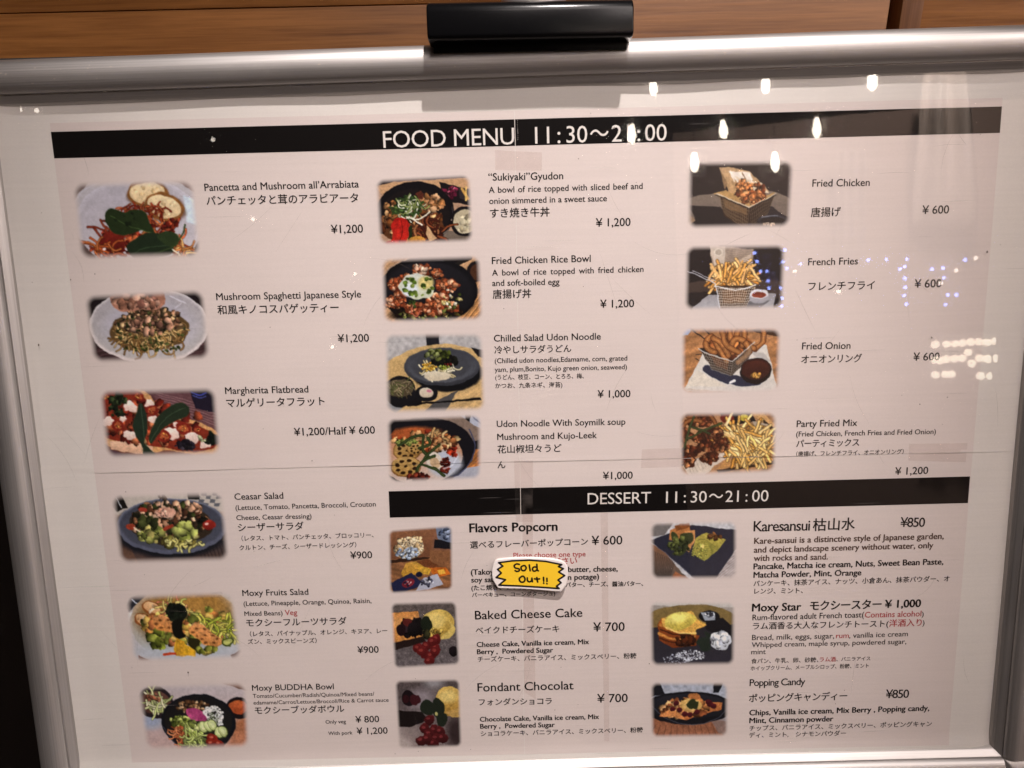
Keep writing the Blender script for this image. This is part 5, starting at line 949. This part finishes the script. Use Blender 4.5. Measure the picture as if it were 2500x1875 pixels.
for s, x0, y0, x1, y1, stl, tr, wd, sy in TEXT:
    M_, off, dup = STY[stl]
    co, fs = glyphs(s, off, tr, wd)
    xa, xb = co[:, 0].min(), co[:, 0].max()
    L = math.hypot(x1-x0, y1-y0)/1e3; ex = np.array([(x1-x0), (y1-y0)])/1e3/L; ey = np.array([-ex[1], ex[0]]); sc = L/(xb-xa); s_y = sc*sy
    if stl == 'c' or s in ('11', '30', '21', '00'): s_y = sc = None
    if s_y is None:
        s_y = HS[0] if 'HS' in globals() else .011
        sc = L/(xb-xa)
    off_y = 0
    if 'j' in stl or stl == 'J': off_y = -max(co[:, 1].min(), -.12)*s_y*.8
    zz = .00020
    V = []; F = []
    for k, (sh_, sv_) in enumerate([(0, 0)] if not dup else [(-dup, -dup*.5), (0, dup*.6), (dup, -dup*.5)] if dup < .015 else [(-dup, -dup*.4), (-dup*.4, dup*.5), (dup*.4, -dup*.5), (dup, dup*.4)]):
        u = (co[:, 0]-xa+sh_)*sc; w_ = (co[:, 1]+sv_)*s_y+off_y
        P = np.array([x0, y0])/1e3+u[:, None]*ex+w_[:, None]*ey; b0 = len(V); zk = ZS(P[:, 0], P[:, 1])+zz+.00001*k
        V.extend(np.column_stack([P, zk]).tolist()); F.extend([tuple(i+b0 for i in f_) for f_ in fs])
    if s in ('FOOD MENU', 'DESSERT'): HS = [s_y]
    mesh('lettering', V, F, M_, poster)

# ---------------------------------------------------------------- the sold-out tag
tagm = tag(empty('sold_out_tag', BM), 'yellow handwritten sold out tag with zigzag ends over the popcorn entry', 'tag')
def slab(name, pts, z0, z1, mat, parent, bev=0., lift=0.):
    p = np.array(pts)/1e3; v = []; xm = p[:, 0].mean(); lz = lambda x, y: lift*(x-xm)-lift*.6*(y-p[:, 1].mean())
    n = len(p)
    for z in (z0, z1): v += [(x, y, z+lz(x, y)) for x, y in p]
    f = [tuple(reversed(range(n))), tuple(range(n, 2*n))]+[(i, (i+1) % n, n+(i+1) % n, n+i) for i in range(n)]
    o = fixn(mesh(name, v, f, mat, parent))
    bm = bmesh.new(); bm.from_mesh(o.data)
    if bev: bmesh.ops.bevel(bm, geom=[e_ for e_ in bm.edges if abs(e_.verts[0].co.z-e_.verts[1].co.z) < .0006 and e_.verts[0].co.z > (z0+z1)/2-.0005], offset=bev, segments=3, affect='EDGES')
    bmesh.ops.triangulate(bm, faces=bm.faces[:]); bm.to_mesh(o.data); bm.free(); return o
def smooth_pts(pts, sub=4):
    p = np.array(pts); n = len(p); o = []
    for i in range(n):
        a, b, c, d = p[i-1], p[i], p[(i+1) % n], p[(i+2) % n]
        for t in np.arange(sub)/sub: o.append(.5*((2*b)+(c-a)*t+(2*a-5*b+4*c-d)*t*t+(3*b-a-3*c+d)*t**3))
    return o
LF = .022
M_tagw = simple('tag_white', (.78, .72, .69), .35); M_tagy = simple('tag_yellow', (.86, .55, .03), .35, bump=.02, scale=120)
slab('tag_base', smooth_pts(TAG_BASE, 3), .0028, .0048, M_tagw, tagm, .0005, LF)
def ribbon(name, lines, w, z, mat, parent, closed=False):
    v = []; f = []; allp = np.vstack([np.array(l) for l in lines])/1e3; cm = np.array(TAG_BASE)/1e3; xm, ym_ = np.array(smooth_pts(TAG_BASE, 3))[:, 0].mean()/1e3, np.array(smooth_pts(TAG_BASE, 3))[:, 1].mean()/1e3
    for l in lines:
        p = np.array(l)/1e3
        if len(p) > 2:
            q = np.vstack([p[0], p, p[-1]]); o_ = []
            for i in range(1, len(q)-2):
                a, b, c, d = q[i-1], q[i], q[i+1], q[i+2]
                for t in np.arange(4)/4: o_.append(.5*((2*b)+(c-a)*t+(2*a-5*b+4*c-d)*t*t+(3*b-a-3*c+d)*t**3))
            o_.append(p[-1]); p = np.array(o_)
        def zl(x, y): return z+LF*(x-xm)-LF*.6*(y-ym_)
        for i in range(len(p)-1):
            a, b = p[i], p[i+1]; d_ = b-a; ln = np.hypot(*d_)+1e-9; n_ = np.array([-d_[1], d_[0]])/ln*w/2; b0 = len(v)
            for q in (a-n_, b-n_, b+n_, a+n_): v.append((q[0], q[1], zl(*q)))
            f.append((b0, b0+1, b0+2, b0+3))
        for q in p:
            b0 = len(v)
            for k in range(10): x, y = q[0]+w/2*math.cos(k*.6283), q[1]+w/2*math.sin(k*.6283); v.append((x, y, zl(x, y)+.000015))
            f.append(tuple(range(b0, b0+10)))
    return mesh(name, v, f, mat, parent)
xm0, ym0 = np.array(smooth_pts(TAG_BASE, 3)).mean(0)/1e3
def flat(name, pts, z, mat, parent):
    v = [(x/1e3, y/1e3, z+LF*(x/1e3-xm0)-LF*.6*(y/1e3-ym0)) for x, y in pts]; o = mesh(name, v, [tuple(range(len(v)))], mat, parent)
    bm = bmesh.new(); bm.from_mesh(o.data); bmesh.ops.triangulate(bm, faces=bm.faces[:]); bm.to_mesh(o.data); bm.free()
    if o.data.polygons[0].normal.z < 0: o.data.flip_normals()
    return o
flat('yellow_face', TAG_FACE, .00490, M_tagy, tagm)
M_tagk = simple('tag_ink', (.010, .008, .008), .4)
ribbon('outline', [[*TAG_FACE, TAG_FACE[0]]] if False else [[a, b] for a, b in zip(TAG_FACE, TAG_FACE[1:]+TAG_FACE[:1])], .0015, .00500, M_tagk, tagm)
o = ribbon('lettering', TAG_STROKES, .00150, .00500, M_tagk, tagm)
o = lathe('magnet', [(0, .0005), (.006, .0005), (.006, .0030), (0, .0030)], 24, M_backing, tagm, Matrix.Translation((xm0, ym0, .0)))

# ---------------------------------------------------------------- the room that mirrors in the cover: bulbs, fairy lights, chandelier, drapes
def glow(name, col, s):
    m, nt, p, o = mat(name); p.inputs['Base Color'].default_value = (*col, 1); p.inputs['Emission Color'].default_value = (*col, 1); p.inputs['Emission Strength'].default_value = s; m.cycles.emission_sampling = 'NONE'; return m
G_warm = glow('bulb_glow', (1, .90, .76), 28); G_soft = glow('globe_glow', (1, .90, .72), 8); G_blue = glow('blue_glow', (.26, .35, 1), 30); G_dot = glow('white_dot_glow', (1, .88, .76), 14)
M_cord = simple('dark_cord', (.02, .02, .02), .6); M_sock = simple('brass_socket', (.35, .22, .10), .35, .8)
def copy_thing(t):
    r = t.copy(); COL.objects.link(r)
    for ch in t.children: c = ch.copy(); COL.objects.link(c); c.parent = r
    return r
bulb = empty('pendant_bulb')
lathe('glass_bulb', [(0, -.052), (.010, -.047), (.019, -.033), (.022, -.016), (.0205, .004), (.015, .026), (.012, .040), (.010, .046)], 24, G_warm, bulb)
lathe('socket', [(.0105, .0462), (.015, .047), (.015, .085), (.006, .095), (0, .095)], 20, M_sock, bulb); lathe('cord', [(.003, .0955), (.003, .9)], 8, M_cord, bulb)
where = ['left end of the upper row', 'middle of the upper row', 'right end of the upper row', 'left of the two over the black band', 'right of the two over the black band', 'at left top corner of the fried chicken photo', 'at right top corner of the fried chicken photo', 'over the clock times of the black band']
for i, p in enumerate(PENDANTS):
    b = bulb if i == 0 else copy_thing(bulb); b.location = p; tag(b, 'pendant bulb mirrored in the cover, '+where[i], 'pendant lamp', 'pendant bulbs mirrored in the cover')
def dot(name, pts, mat, r, lab, grp, cat):
    first = None
    for p in pts:
        if first is None:
            bm = bmesh.new(); bmesh.ops.create_icosphere(bm, subdivisions=2, radius=r); me = bpy.data.meshes.new(name); bm.to_mesh(me); bm.free(); me.materials.append(mat); me.polygons.foreach_set('use_smooth', [True]*len(me.polygons)); first = bpy.data.objects.new(name, me); b = first
        else: b = first.copy()
        COL.objects.link(b); b.location = p; tag(b, lab, cat, grp)
dot('fairy_light', BLUE_DOTS, G_blue, .0085, 'tiny blue fairy light mirrored in the cover round the french fries entry', 'blue fairy lights mirrored in the cover', 'fairy light')
dot('small_bulb', WHITE_DOTS, G_dot, .010, 'small white bulb mirrored as a point of light in the cover', 'small white bulbs mirrored in the cover', 'bulb')
g0 = Vector(GLOBES[0]); ch = tag(empty('globe_chandelier', Matrix.Translation(g0)), 'chandelier of round warm globes mirrored at the right by the fried onion price', 'chandelier')
me = None
for p in GLOBES:
    if me is None: bm = bmesh.new(); bmesh.ops.create_icosphere(bm, subdivisions=3, radius=.0215); me = bpy.data.meshes.new('globe'); bm.to_mesh(me); bm.free(); me.materials.append(G_soft); me.polygons.foreach_set('use_smooth', [True]*len(me.polygons))
    o = bpy.data.objects.new('globe', me); COL.objects.link(o); o.parent = ch; o.location = Vector(p)-g0
def drape(name, q, n, amp, col, lab):
    q = [Vector(p) for p in q]; v = []; f = []; nx, ny = n*8, 12; up = (q[1]-q[0]).normalized().cross(Vector((0, 0, 1))).normalized()
    for j in range(ny+1):
        for i in range(nx+1):
            u, w = i/nx, j/ny; sw = (1-.35*(1-w)**2) if amp > .02 else 1; uu = .5+(u-.5)*sw
            p = q[0].lerp(q[1], uu).lerp(q[2].lerp(q[3], uu), w)+up*amp*math.sin(u*n*6.283+.6*w); v.append(p)
    for j in range(ny):
        for i in range(nx): a = j*(nx+1)+i; f.append((a, a+1, a+nx+2, a+nx+1))
    o = mesh(name, v, f, simple(name+'_cloth', col, .8, scale=30), smooth=True); s_ = o.modifiers.new('thick', 'SOLIDIFY'); s_.thickness = .004
    tag(o, lab, 'drape'); return o
drape('pale_drape', CURT, 2, .05, (.62, .55, .50), 'pale hanging drape mirrored in the right end of the black band')
drape('pale_drape', CURT2, 3, .02, (.45, .38, .35), 'narrow pale drape mirrored beside the fried chicken entry')
back = tag(box('back_wall', 1.2, 5.2, -.02, .02, 0, 3.1, simple('brown_wall', (.36, .27, .23), .7, scale=8)), kind='structure')
back.matrix_world = Matrix.Translation((0, -4.6, 0)) @ Matrix.Rotation(R_(12), 4, 'Z')
